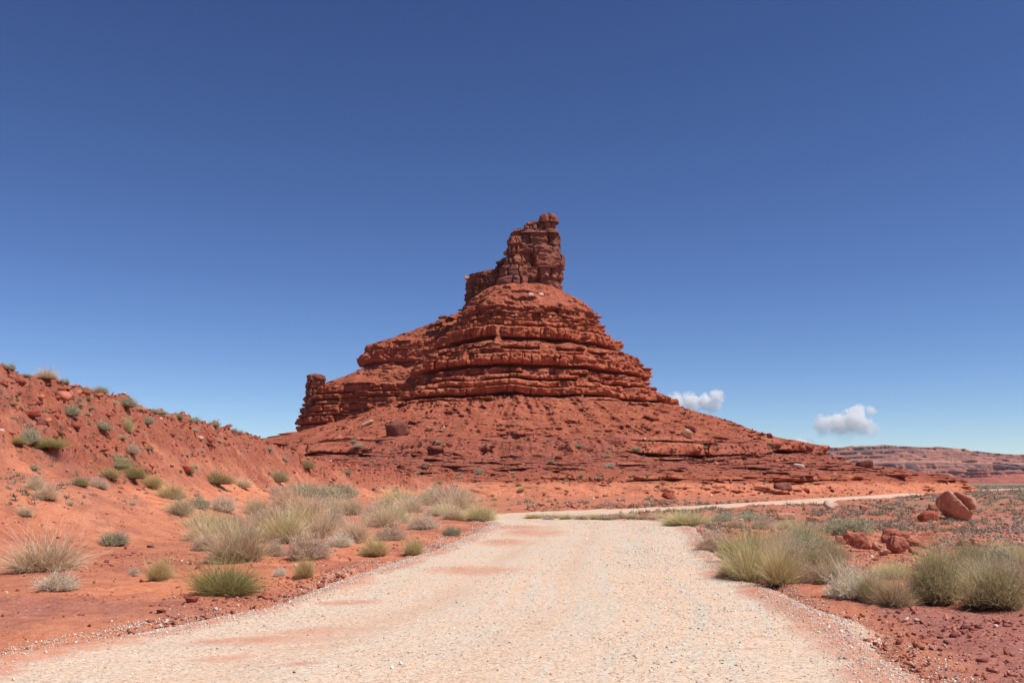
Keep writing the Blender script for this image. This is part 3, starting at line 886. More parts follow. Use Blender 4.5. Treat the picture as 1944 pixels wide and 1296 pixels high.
# queries against the ground that is already built
dg = bpy.context.evaluated_depsgraph_get()
BV = [BVHTree.FromObject(o, dg) for o in (ground, road, main_body, ridge)]
BVT = [BVHTree.FromObject(o, dg) for o in (tower_main, wing)]


def hit(px, py, trees=BV):
    o, d = Vector(CAM), Vector(ray(px, py)).normalized()
    best = None
    for b in trees:
        h = b.ray_cast(o, d)
        if h[0] is not None and (best is None or h[3] < best[1]): best = (h[0], h[3])
    return best[0] if best else None


def drop(x, y, trees=BV):
    best = None
    for b in trees:
        h = b.ray_cast(Vector((x, y, 400)), Vector((0, 0, -1)))
        if h[0] is not None and (best is None or h[0].z > best): best = h[0].z
    return best if best is not None else 0.0


def px_size(p):
    """metres per photo pixel at a world point"""
    return ((p[1] - CAM[1]) * CP + (p[2] - CAM[2]) * SP) / 1800


def place_rock(name, px, py, w, h, mat, label, group=None, seed=1, depth=None, sink=0.18, roll=0.0, yaw=0.0, planes=12, sub=3, sharp=16.0, rough=0.05, crack=None, cat="boulder", trees=None, Y=None):
    """px,py: middle of the base in the photo; w,h size in photo pixels"""
    p = Vector(at_depth(px, py, Y)) if Y else hit(px, py, trees or BV)
    s = px_size(p)
    W, Hh = w * s, h * s / (1 - sink * 0.5)
    Dp = depth * s if depth else W * 0.8
    me = rock_mesh(name, seed, planes, sub, (1, 1, 1), sharp, rough, crack, mat)
    o = link(name, me)
    o.scale = (W / 2, Dp / 2, Hh / 2)
    o.rotation_euler = (0, roll, yaw)
    ce, se = abs(math.cos(roll)), abs(math.sin(roll))
    half = Hh / 2 * ce + W / 2 * se * 0.6 if roll else Hh / 2
    o.location = p + Vector((0, Dp * 0.25, half * (1 - sink * 2)))
    tag(o, label, cat, group)
    return o


def part_rock(name, px, py, w, h, Y, depth, mat, seed, **kw):
    a = at_depth(px, py, Y)
    s = px_size(a)
    me = rock_mesh(name, seed, kw.get("planes", 12), kw.get("sub", 4), (1, 1, 1), kw.get("sharp", 12.0), kw.get("rough", 0.07), None, mat)
    o = link(name, me, butte)
    o.location = a
    o.scale = (w * s / 2, depth / 2, h * s / 2)
    o.rotation_euler = (0, kw.get("roll", 0.0), kw.get("yaw", 0.0))
    return o


M_CAP = mat_stone("cap_rock", (0.20, 0.055, 0.035), (0.32, 0.095, 0.052), (0.44, 0.16, 0.09), 0.35)
tower("cap_rock", [(402, 1034, 1050), (404, 1028, 1056), (411, 1023, 1062), (419, 1024, 1061), (427, 1028, 1056), (433, 1026, 1058), (440, 1024, 1060)], [(403, 418, 0.1, 0.1), (419, 431, 0.0, 0.2)], 247.5, 1.0, 81, nt=200, step=0.12, joint=3.0, amp=0.42, n_exp=2.3)
tower("cap_block", [(416, 1006, 1022), (418, 999, 1028), (424, 994, 1032), (432, 991, 1036), (442, 984, 1042)], [(416.5, 424, 0.2, 0.4), (425, 434, 0.1, 0.3)], 248, 0.8, 84, nt=220, step=0.12, joint=1.1, amp=0.7)
tower("cap_block", [(432, 982, 994), (434, 976, 1000), (441, 969, 1002), (450, 966, 1004)], [(432.5, 440, 0.2, 0.3), (441, 448, 0.1, 0.3)], 248, 0.9, 86, nt=180, step=0.12, joint=1.1, amp=0.6)
part_rock("ledge_slab", 962, 481, 14, 9, 247.5, 2.5, M_BOULDER, 14, rough=0.04)
part_rock("ledge_slab", 950, 500, 18, 7, 249, 3.0, M_TOWER, 15, rough=0.05)
part_rock("ledge_slab", 888, 528, 16, 7, 250, 2.4, M_BOULDER, 16, rough=0.04)
part_rock("ledge_slab", 1067, 507, 10, 20, 249, 3.0, M_TOWER, 19, rough=0.12)
part_rock("cap_slab", 600, 717, 34, 16, 257.5, 4.4, M_BOULDER, 20, rough=0.06)
part_rock("crest_block", 841, 602, 20, 9, 255, 2.6, M_DARKROCK, 21, rough=0.1)
part_rock("crest_block", 852, 606, 18, 11, 255, 2.6, M_TOWER, 22, rough=0.1)
part_rock("crest_block", 828, 616, 26, 7, 256, 2.6, M_TOWER, 24, rough=0.1)

# ------------------------------------------------------------------ far mesa
def build_mesa():
    mesa = bpy.data.objects.new("mesa", None)
    COL.objects.link(mesa)
    tag(mesa, "long flat topped mesa of banded pink cliffs far across the plain", "mesa")
    Y0 = 3000.0
    xs = np.linspace(700, 3300, 1500)
    top_px = [(1380, 868), (1500, 862), (1530, 857), (1570, 851), (1640, 849), (1700, 846), (1750, 845), (1800, 847), (1860, 848), (1900, 849), (1930, 853), (1960, 857), (2100, 866), (2400, 872), (2900, 880)]
    tx = [at_depth(a, b, Y0)[0] for a, b in top_px]
    tz = [at_depth(a, b, Y0 + 320)[2] for a, b in top_px]
    zt = np.interp(xs, tx, tz)
    # relative height -> horizontal setback
    steps = [(-0.03, 260), (0.0, 225), (0.10, 165), (0.22, 110), (0.235, 96), (0.29, 92), (0.30, 76), (0.33, 60), (0.34, 36), (0.47, 30), (0.48, 6), (0.52, -8), (0.53, -26), (0.59, -29), (0.60, -46), (0.64, -62), (0.65, -78), (0.71, -80), (0.72, -102),
             (0.76, -118), (0.77, -134), (0.83, -137), (0.84, -160), (0.88, -180), (0.89, -196), (0.96, -199), (0.97, -225), (1.0, -300), (1.02, -420), (1.0, -900)]
    pr = []
    for (a, b), (c, d) in zip(steps[:-1], steps[1:]):
        n = max(2, int(math.hypot((c - a) * 125, (d - b) * 0.5) / 2.2))
        n = min(n, 24)
        for k in range(n): pr.append((a + (c - a) * k / n, b + (d - b) * k / n))
    pr.append(steps[-1])
    pr = np.array(pr)
    Xg, Hn = np.meshgrid(xs, pr[:, 0])
    Off = np.repeat(pr[:, 1][:, None], len(xs), 1)
    ZT = np.repeat(zt[None], len(pr), 0)
    Z = -3 + Hn * (ZT + 3)
    Z = Z + fbm(Xg / 240, Hn * 2.0, 0, 3, 220) * 5.0 * sstep(0.2, 0.4, Hn)
    w = fbm(Xg / 260, Hn * 0.8, 0.0, 4, 201) * 130 + fbm(Xg / 55, Hn * 0.8, 3.0, 4, 202) * 36 + fbm(Xg / 14, Hn * 3, 5.0, 3, 203) * 7
    w = w + np.abs(fbm(Xg / 90, Hn * 0.5, 9.0, 3, 204)) * 60 * (Hn < 0.5) + np.abs(fbm(Xg / 34, Hn * 2.0, 19.0, 3, 214)) * 20 * (Hn > 0.3)
    Yg = Y0 - Off - w * (0.5 + 0.5 * sstep(0, 0.3, Hn))
    Z = Z + fbm(Xg / 70, Yg / 70, 0, 4, 205) * 4.0 * sstep(0.1, 0.3, Hn) + sstep(0.97, 1.0, Hn) * fbm(Xg / 30, Yg / 60, 0, 4, 206) * 4.0
    flat = sstep(0.985, 1.0, Hn).ravel()
    me = mesh_np("cliff", np.stack([Xg.ravel(), Yg.ravel(), Z.ravel()], 1), grid_faces(len(pr), len(xs)), M_MESA, False, {"flat": flat})
    link("cliff", me, mesa)
    # outlying small butte in front of the wall
    out = bpy.data.objects.new("small_butte", None)
    COL.objects.link(out)
    tag(out, "small red stepped butte standing in front of the far mesa wall", "butte")
    c = rel_curve([(1862, 888), (1868, 890), (1876, 900), (1884, 906), (1910, 914), (1945, 921), (1975, 925)], at_depth(1855, 900, 2500)[0], 2500)
    c = [(0.5, c[0][1] + 0.8)] + c
    zz = lambda py: zof(py, 2500)
    for_beds = [(zz(890), zz(894), 1.5, 1.5, 0.1), (zz(895.5), zz(900), 2.0, 2.0, 0.1), (zz(902), zz(904.5), 2.0, 2.0, 0.2)]
    b = build_body("rock", strata_points(c, for_beds), 1.5, 240, M_MESA, out, (at_depth(1855, 900, 2500)[0], 2500), seed=91, joint=9, amp=2.2, talus_amp=1.2)
    c2 = rel_curve([(1925, 884), (1932, 889), (1945, 898), (1970, 908), (2010, 917), (2060, 925)], at_depth(1915, 900, 2650)[0], 2650)
    c2 = [(0.5, c2[0][1] + 0.8)] + c2
    out2 = bpy.data.objects.new("small_butte", None)
    COL.objects.link(out2)
    tag(out2, "rounded red spur jutting from the mesa wall at the edge of view", "butte")
    zz2 = lambda py: zof(py, 2650)
    build_body("rock", strata_points(c2, [(zz2(887), zz2(891), 1.5, 1.5, 0.2), (zz2(896), zz2(899), 2, 2, 0.2)]), 1.8, 240, M_MESA, out2, (at_depth(1915, 900, 2650)[0], 2650), seed=95, joint=9, amp=2.2, talus_amp=1.2)


build_mesa()


# ------------------------------------------------------------------ named boulders
def crack_boulder():
    p = hit(1836, 988)
    sz = px_size(p)
    g = rock_mesh("split_boulder", 38, 16, 5, (1, 1, 1), 16.0, 0.055, None, M_BOULDER)
    n = len(g.vertices)
    v = np.zeros(n * 3, np.float32)
    g.vertices.foreach_get("co", v)
    v = v.reshape(-1, 3).astype(float)
    # long axis tips from the upper left to the lower right; a deep cleft splits the upper right slab off
    v = v * np.array([0.92, 0.72, 0.76])
    dd = v[:, 2] + 0.16 * v[:, 0] - 0.27 + 0.05 * np.sin(v[:, 0] * 4) + 0.03 * fbm(v[:, 0] * 3, v[:, 1] * 3, v[:, 2] * 3, 3, 4)
    w = np.exp(-(dd / 0.05) ** 2) * sstep(-0.85, -0.5, v[:, 0])
    v = v * (1 - 0.30 * w)[:, None]
    v = v * np.where(dd > 0.0, 0.96, 1.0)[:, None]
    g.vertices.foreach_set("co", v.astype(np.float32).ravel())
    g.update()
    o = link("split_boulder", g)
    S = 46 * sz
    o.scale = (S, S, S)
    o.rotation_euler = (R(10), R(33), R(-8))
    o.location = p + Vector((-6 * sz, 0.45, 27 * sz))
    tag(o, "large smooth orange boulder with a deep cleft, tipped on its side on the plain", "boulder")


crack_boulder()
G_PILE = "red boulders heaped behind the roadside shrubs"
place_rock("boulder", 1767, 989, 38, 24, M_REDROCK, "flat topped pinkish rock in the shadow beside the big cleft boulder", seed=41, sharp=18)
place_rock("boulder", 1779, 968, 32, 15, M_BOULDER, "low orange rock lying just behind the big cleft boulder", seed=42)
place_rock("boulder", 1808, 939, 20, 8, M_DARKROCK, "dark red rock at the far end of the dirt road", seed=43)
place_rock("boulder", 1494, 985, 37, 15, M_BOULDER, "long low rounded rock on the red flat beyond the road bend", seed=44, sharp=9)
place_rock("boulder", 1547, 990, 27, 11, M_BOULDER, "smaller rounded rock next to the long low rock on the red flat", seed=45, sharp=9)
place_rock("boulder", 1641, 967, 17, 11, M_BOULDER, "pale orange stone alone on the scrubby flat below the far road", seed=46)
place_rock("boulder", 1577, 966, 30, 17, M_PALEROCK, "pale pink slab leaning down the bank under the far road", seed=47, roll=0.45, planes=8)
place_rock("boulder", 1518, 889, 22, 11, M_PALEROCK, "pale pink boulder on the butte's lower slope", seed=48)
place_rock("boulder", 1489, 930, 36, 17, M_DARKROCK, "dark brown flat topped block just above the far road", seed=49, sharp=20, planes=9)
place_rock("boulder", 1530, 934, 18, 8, M_REDROCK, "small red rock beside the dark brown block above the far road", seed=50)
place_rock("boulder", 1645, 886, 33, 15, M_DARKROCK, "dark overhanging block on the low end of the butte slope", seed=51, sharp=20, planes=9)
place_rock("boulder", 1270, 947, 26, 12, M_REDROCK, "tilted red slab at the foot of the orange bank by the road", seed=52, roll=0.3, planes=9)
place_rock("boulder", 1307, 832, 26, 17, M_BOULDER, "pale orange tilted block, the lower of two on the slope", seed=53, roll=0.5, planes=8, sharp=20)
place_rock("boulder", 1313, 820, 28, 13, M_DARKROCK, "dark tilted slab, the upper of two blocks on the slope", seed=54, roll=0.35, planes=8, sharp=20)
place_rock("boulder", 1240, 797, 38, 10, M_REDROCK, "long thin slab high on the talus under the cliffs", seed=55, roll=0.28, planes=8, sharp=20)
place_rock("boulder", 1462, 832, 12, 12, M_DARKROCK, "small dark upright rock on the skyline of the butte's shoulder", seed=56, sharp=20, planes=8)
place_rock("boulder", 755, 828, 44, 34, M_DARKROCK, "great dark cube shaped block on the talus below the ridge", seed=57, sharp=24, planes=8, roll=-0.25, yaw=0.5)
place_rock("boulder", 818, 817, 22, 9, M_BOULDER, "pair of pale rocks near the great dark cube, the bigger one", seed=58)
place_rock("boulder", 696, 808, 28, 8, M_PALEROCK, "pale slab at the foot of the ridge cliff", seed=59, roll=-0.4, planes=8)
place_rock("boulder", 1008, 562, 10, 8, M_PALEROCK, "small white rock under the tower, standing alone", seed=60)
place_rock("boulder", 1026, 561, 14, 7, M_PALEROCK, "flat white rock under the tower, wider than its neighbour", seed=61)
place_rock("boulder", 55, 789, 32, 14, M_REDROCK, "dark red rock on the upper sand of the hill", seed=62)
place_rock("boulder", 378, 834, 16, 9, M_PALEROCK, "pale stone among red rubble on the hill crest", seed=63)
place_rock("boulder", 362, 1143, 26, 14, M_REDROCK, "small dark red clod near the gravel edge below the round green shrub", seed=64, rough=0.12)
place_rock("boulder", 284, 1039, 17, 6, M_DARKROCK, "thin dark stone lying on bare sand above the tufts", seed=65)
place_rock("boulder", 140, 1074, 14, 6, M_PALEROCK, "small pale stone beside the big straw coloured bush", seed=66)
place_rock("boulder", 350, 893, 28, 13, M_REDROCK, "broken red rock beside a bush in the middle of the sand slope", seed=67, rough=0.12)
pile = [(1600, 1033, 30, 17, "half hidden by yellow shrubs at the near end"), (1620, 1030, 26, 18, "squarish, near the yellow end of the heap"), (1634, 1046, 46, 33, "broad, round shouldered with a notch"),
        (1668, 1046, 20, 15, "small, wedged at the foot of the broad one"), (1694, 1030, 38, 24, "dome shaped, topmost of the heap"), (1716, 1034, 30, 24, "cleft, leaning on the dome shaped one"),
        (1708, 1050, 34, 27, "egg shaped, standing in front of the dome"), (1682, 1054, 26, 11, "flat slab at the foot of the egg shaped one"), (1752, 1040, 54, 20, "long, low one with a hollow"),
        (1738, 1052, 22, 14, "in shade under the long low one"), (1762, 1022, 30, 10, "thin, behind the long low one"), (1836, 1036, 30, 12, "low, at the separate smaller cluster"), (1862, 1038, 32, 13, "sloping, at the separate smaller cluster"),
        (1896, 1058, 32, 27, "hollowed, end of the smaller cluster"), (1880, 1048, 22, 12, "small, in front of the hollowed one"), (1935, 1036, 24, 8, "dark, flat, beyond the hollowed one")]
for i, (a, b, w, h, d) in enumerate(pile):
    place_rock("boulder", a, b, w * 1.12, h * 1.2, M_BOULDER if i % 4 == 3 else mat_pile, "red boulder behind roadside shrubs: " + d, G_PILE, 70 + i, sharp=13.0, sub=4, rough=0.13, planes=14, roll=0.3 * math.sin(i * 2.3), sink=0.12)

# ------------------------------------------------------------------ scattered stuff
def hull(seed, n=14, flat=(1, 0.85, 0.6)):
    g = np.random.default_rng(seed)
    bm = bmesh.new()
    for p in g.normal(size=(n, 3)):
        p = p / (np.abs(p) ** 3).sum() ** (1 / 3) * g.uniform(0.8, 1.0)
        bm.verts.new(p * np.array(flat))
    r = bmesh.ops.convex_hull(bm, input=bm.verts)
    bmesh.ops.delete(bm, geom=[e for e in r["geom_interior"] if isinstance(e, bmesh.types.BMVert)], context='VERTS')
    bmesh.ops.triangulate(bm, faces=bm.faces)
    bm.verts.index_update()
    v = np.array([x.co[:] for x in bm.verts]); f = np.array([[q.index for q in p.verts] for p in bm.faces])
    bm.free()
    return v, f


HULLS = [hull(100 + i, 9, (1, rng.uniform(0.55, 0.95), rng.uniform(0.25, 0.6))) for i in range(14)]
CHIPS = [hull(140 + i, 7, (1, rng.uniform(0.6, 0.95), rng.uniform(0.4, 0.7))) for i in range(8)]


def rotz_tilt(n, tilt):
    a = rng.uniform(0, 2 * math.pi, n); b = rng.normal(0, tilt, n); c = rng.normal(0, tilt, n)
    ca, sa, cb, sb, cc, sc_ = np.cos(a), np.sin(a), np.cos(b), np.sin(b), np.cos(c), np.sin(c)
    M = np.zeros((n, 3, 3))
    M[:, 0, 0] = cb * ca; M[:, 0, 1] = -cb * sa; M[:, 0, 2] = sb
    M[:, 1, 0] = sc_ * sb * ca + cc * sa; M[:, 1, 1] = -sc_ * sb * sa + cc * ca; M[:, 1, 2] = -sc_ * cb
    M[:, 2, 0] = -cc * sb * ca + sc_ * sa; M[:, 2, 1] = cc * sb * sa + sc_ * ca; M[:, 2, 2] = cc * cb
    return M


def scatter(name, pts, sizes, cols, protos, mat, tilt=0.35, sink=0.25):
    pts, sizes, cols = np.asarray(pts, float), np.asarray(sizes, float), np.asarray(cols, float)
    V, F, C, base = [], [], [], 0
    which = rng.integers(0, len(protos), len(pts))
    for k, (pv, pf) in enumerate(protos):
        m = which == k
        n = int(m.sum())
        if not n: continue
        M = rotz_tilt(n, tilt)
        v = np.einsum('nij,vj->nvi', M, pv) * sizes[m][:, None, None] * 0.5
        zh = (pv[:, 2].max()) * 0.5
        v = v + pts[m][:, None, :] + np.array([0, 0, 1.0]) * (sizes[m] * zh * (1 - 2 * sink))[:, None, None]
        f = pf[None] + (np.arange(n) * len(pv))[:, None, None] + base
        V.append(v.reshape(-1, 3)); F.append(f.reshape(-1, 3)); C.append(np.repeat(cols[m], len(pv), 0))
        base += n * len(pv)
    me = mesh_np(name, np.concatenate(V), np.concatenate(F), mat, False, None, {"col": np.concatenate(C)})
    return tag(link(name, me), kind="stuff")


def palette(n, cols, w, jit=0.15):
    c = np.array(cols)[rng.choice(len(cols), n, p=np.array(w) / sum(w))]
    return c * rng.uniform(1 - jit, 1 + jit, (n, 1)) * rng.uniform(0.96, 1.04, (n, 3))


# gravel on and beside the road
def gravel():
    N = 230000
    d = 6.0 * (60 / 6.0) ** (rng.uniform(0, 1, N) ** 1.35)
    y = d
    l, r = road_edges(y)
    u = rng.uniform(-1.28, 1.28, N)
    au = np.abs(u)
    pr = 0.10 + 0.9 * np.exp(-((au - 0.97) / 0.10) ** 2) * (0.35 + 0.65 * (vnoise(u * 5, y * 0.6, 0, 300) > -0.3)) + 0.35 * np.exp(-((u - 0.55) / 0.22) ** 2) + 0.15 * np.exp(-((u - 0.0) / 0.15) ** 2)
    pr = pr + 0.55 * np.exp(-((au - 1.10 - 0.04 * vnoise(u * 0, y * 0.4, 0, 303)) / 0.035) ** 2)
    pr = pr * np.where(au > 1.18, 0.3, 1) * (1 - 0.75 * np.exp(-((u + 0.42) / 0.13) ** 2)) * (1 - 0.4 * np.exp(-((u - 0.14) / 0.10) ** 2))
    pr = pr * (0.45 + 0.9 * np.clip(vnoise(u * 3, y * 0.5, 0, 301) + 0.5, 0, 1))
    m = rng.uniform(0, 1, N) < pr
    nb = 60000
    yb = 6.5 * (48 / 6.5) ** (rng.uniform(0, 1, nb) ** 1.15)
    sb = np.where(rng.uniform(0, 1, nb) < 0.55, -1, 1)
    row = rng.uniform(0, 1, nb)
    ub = sb * np.where(row < 0.62, rng.normal(0.985, 0.05, nb), rng.normal(1.13, 0.028, nb) + 0.05 * vnoise(yb * 0.25, sb, 0, 305))
    kb = rng.uniform(0, 1, nb) < np.clip(0.5 + 1.1 * vnoise(yb * 0.45, sb * 3 + (row < 0.62), 0, 306), 0.05, 1)
    lb, rb_ = road_edges(yb)
    y, u, l, r = (np.concatenate([q[m], w[kb]]) for q, w in ((y, yb), (u, ub), (l, lb), (r, rb_)))
    x = (l + r) / 2 + (r - l) / 2 * u
    zr_ = road_height(x, y, u, None, None)
    zt = terrain_height(x, y) - 0.06 * road_mask(x, y)
    z = np.maximum(zr_, zt)
    n = len(x)
    sz = np.clip(rng.lognormal(math.log(0.018), 0.42, n), 0.008, 0.06) * np.clip(0.75 + y / 40, 0.75, 1.7)
    col = palette(n, [(0.62, 0.53, 0.43), (0.74, 0.66, 0.56), (0.52, 0.42, 0.33), (0.40, 0.34, 0.29), (0.60, 0.38, 0.27), (0.86, 0.80, 0.72), (0.26, 0.21, 0.18)], [5, 4, 3, 1.2, 1.5, 1.3, 0.6])
    scatter("gravel", np.stack([x, y, z], 1), sz, col, CHIPS, M_PEBBLE, 0.5, 0.22)


gravel()


def clods():
    N = 150000
    d = 7.0 * (45 / 7.0) ** rng.uniform(0, 1, N)
    a = R(1) * rng.uniform(-31, 31, N)
    x, y = d * np.sin(a), d * np.cos(a)
    l, r = road_edges(y)
    out = (x < l - 0.15) | (x > r + 0.1)
    dens = np.clip(0.18 + 0.55 * vnoise(x * 0.35, y * 0.35, 0, 310) + 0.25 * vnoise(x * 1.5, y * 1.5, 0, 311) + 0.25 * (x > r), 0.03, 1)
    m = out & (rng.uniform(0, 1, N) < dens) & (hill_t(x, y) < 0.6)
    x, y = x[m], y[m]
    n = len(x)
    sz = np.clip(rng.lognormal(math.log(0.026), 0.62, n), 0.008, 0.14) * np.clip(0.8 + y / 30, 0.8, 1.8)
    col = palette(n, [(0.26, 0.085, 0.058), (0.36, 0.12, 0.078), (0.46, 0.175, 0.115), (0.19, 0.065, 0.052), (0.60, 0.46, 0.37)], [3, 4, 3, 1.5, 0.8])
    scatter("dirt_clods", np.stack([x, y, terrain_height(x, y)], 1), sz, col, CHIPS, M_PEBBLE, 0.5, 0.25)


clods()

RUB = [(0.26, 0.068, 0.042), (0.36, 0.10, 0.058), (0.44, 0.15, 0.088), (0.19, 0.058, 0.042), (0.60, 0.42, 0.33)]


def rubble():
    P, Sz, C = [], [], []
    # broken rock along the crest of the spur
    N = 42000
    y = 14 + 128 * rng.uniform(0, 1, N) ** 1.1
    xx = rng.uniform(-36, -14, N)
    t = hill_t(xx, y)
    dens = sstep(0.50, 0.86, t + 0.16 * vnoise(xx * 0.2, y * 0.2, 0, 5)) * (t < 1.25) * np.clip(0.55 + 0.6 * vnoise(xx * 0.35, y * 0.2, 0, 320), 0.08, 1)
    m = (rng.uniform(0, 1, N) < dens)
    xx, y = xx[m], y[m]
    n = len(xx)
    P.append(np.stack([xx, y, terrain_height(xx, y)], 1))
    Sz.append(np.clip(rng.lognormal(math.log(0.19), 0.62, n), 0.07, 1.0))
    C.append(palette(n, RUB, [4, 5, 3, 2.5, 0.25]))

    def by_pixels(n, x0, x1, y0, y1, smin, smax, w, accept=None):
        pts, sz = [], []
        for px, py in zip(rng.uniform(x0, x1, n), rng.uniform(y0, y1, n)):
            if accept and not accept(px, py): continue
            p = hit(px, py)
            if p is None: continue
            l, r = road_edges(np.array([p.y]))
            if p.y < 280 and l[0] - 0.6 < p.x < r[0] + 0.6: continue
            k = px_size(p)
            pts.append(p[:])
            sz.append(k * smin * (smax / smin) ** (rng.uniform() ** 2.2))
        if pts:
            P.append(np.array(pts)); Sz.append(np.array(sz)); C.append(palette(len(pts), RUB, w))
    ledge = lambda px: float(np.interp(px, [600, 700, 800, 900, 1000, 1240], [878, 890, 899, 905, 909, 911]))
    by_pixels(1500, 600, 1260, 872, 920, 2.5, 13, [4, 5, 3, 3, 0.1], lambda px, py: abs(py - ledge(px)) < 5 + 5 * rng.uniform())
    by_pixels(700, 560, 1240, 850, 905, 2, 8, [4, 5, 3, 2, 0.5])
    by_pixels(4800, 640, 1560, 740, 895, 1.6, 9, [4, 5, 3, 2, 0.9])
    by_pixels(70, 640, 1560, 760, 890, 8, 20, [4, 5, 3, 3, 0.4])
    by_pixels(500, 690, 1240, 560, 700, 2, 8, [4, 5, 3, 2, 0.7])
    by_pixels(900, 1240, 1720, 850, 940, 2, 12, [4, 5, 3, 2.5, 0.5])
    by_pixels(1500, 1000, 1944, 935, 1010, 2, 11, [4, 5, 3, 2, 0.6])
    by_pixels(500, 1000, 1300, 958, 985, 3, 12, [4, 5, 3, 3, 0.1])
    by_pixels(900, 0, 560, 800, 1040, 1.6, 7, [4, 5, 3, 2, 1.5])
    by_pixels(150, 480, 880, 900, 960, 2, 8, [4, 5, 3, 3, 0.1])
    scatter("rubble", np.concatenate(P), np.concatenate(Sz), np.concatenate(C), HULLS, M_PEBBLE, 0.35, 0.2)
    # grey stones on the flat
    pts, sz = [], []
    for px, py in zip(rng.uniform(1690, 1944, 1500), rng.uniform(990, 1042, 1500)):
        if py < 1035 - (px - 1690) * 0.16 - 6 * rng.uniform(): continue
        p = hit(px, py)
        if p is None: continue
        pts.append(p[:]); sz.append(px_size(p) * rng.uniform(3, 9))
    scatter("grey_stones", pts, sz, palette(len(pts), [(0.26, 0.20, 0.175), (0.34, 0.27, 0.235), (0.19, 0.125, 0.11), (0.42, 0.35, 0.30)], [4, 3, 3, 1]), HULLS, M_PEBBLE, 0.4, 0.2)


rubble()

# ------------------------------------------------------------------ shrubs
def ribbon_mesh(name, base, dirs, length, width, c0, c1, droop, seed, segs=3, jitcol=0.42, wob=0.28):
    """thin tapering blades: base (n,3), unit dirs, lengths; colour runs from c0 at the foot to c1 at the tip"""
    g = np.random.default_rng(seed)
    n = len(base)
    side = np.cross(dirs, g.normal(size=(n, 3)))
    side /= np.linalg.norm(side, axis=1)[:, None] + 1e-9
    bend = g.normal(size=(n, 3)) * wob
    V, C = [], []
    br = g.uniform(1 - jitcol, 1 + jitcol, (n, 1))
    for k in range(segs + 1):
        f = k / segs
        p = base + dirs * (length * f)[:, None] + (bend * (length * f * f)[:, None]) - np.array([0, 0, 1.0]) * (droop * length * f * f)[:, None]
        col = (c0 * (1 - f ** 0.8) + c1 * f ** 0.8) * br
        w = width * (1 - 0.8 * f)
        V += [p - side * w[:, None] / 2, p + side * w[:, None] / 2]
        C += [col, col]
    V = np.stack(V, 1).reshape(-1, 3)
    C = np.stack(C, 1).reshape(-1, 3)
    m = 2 * (segs + 1)
    q = []
    for k in range(segs):
        a = 2 * k
        q.append([a, a + 1, a + 3, a + 2])
    F = (np.array(q)[None] + (np.arange(n) * m)[:, None, None]).reshape(-1, 4)
    return V, F, C


def dirs_cone(g, n, maxa, power=0.6):
    th = R(maxa) * g.uniform(0, 1, n) ** power
    ph = g.uniform(0, 2 * math.pi, n)
    return np.stack([np.sin(th) * np.cos(ph), np.sin(th) * np.sin(ph), np.cos(th)], 1), th


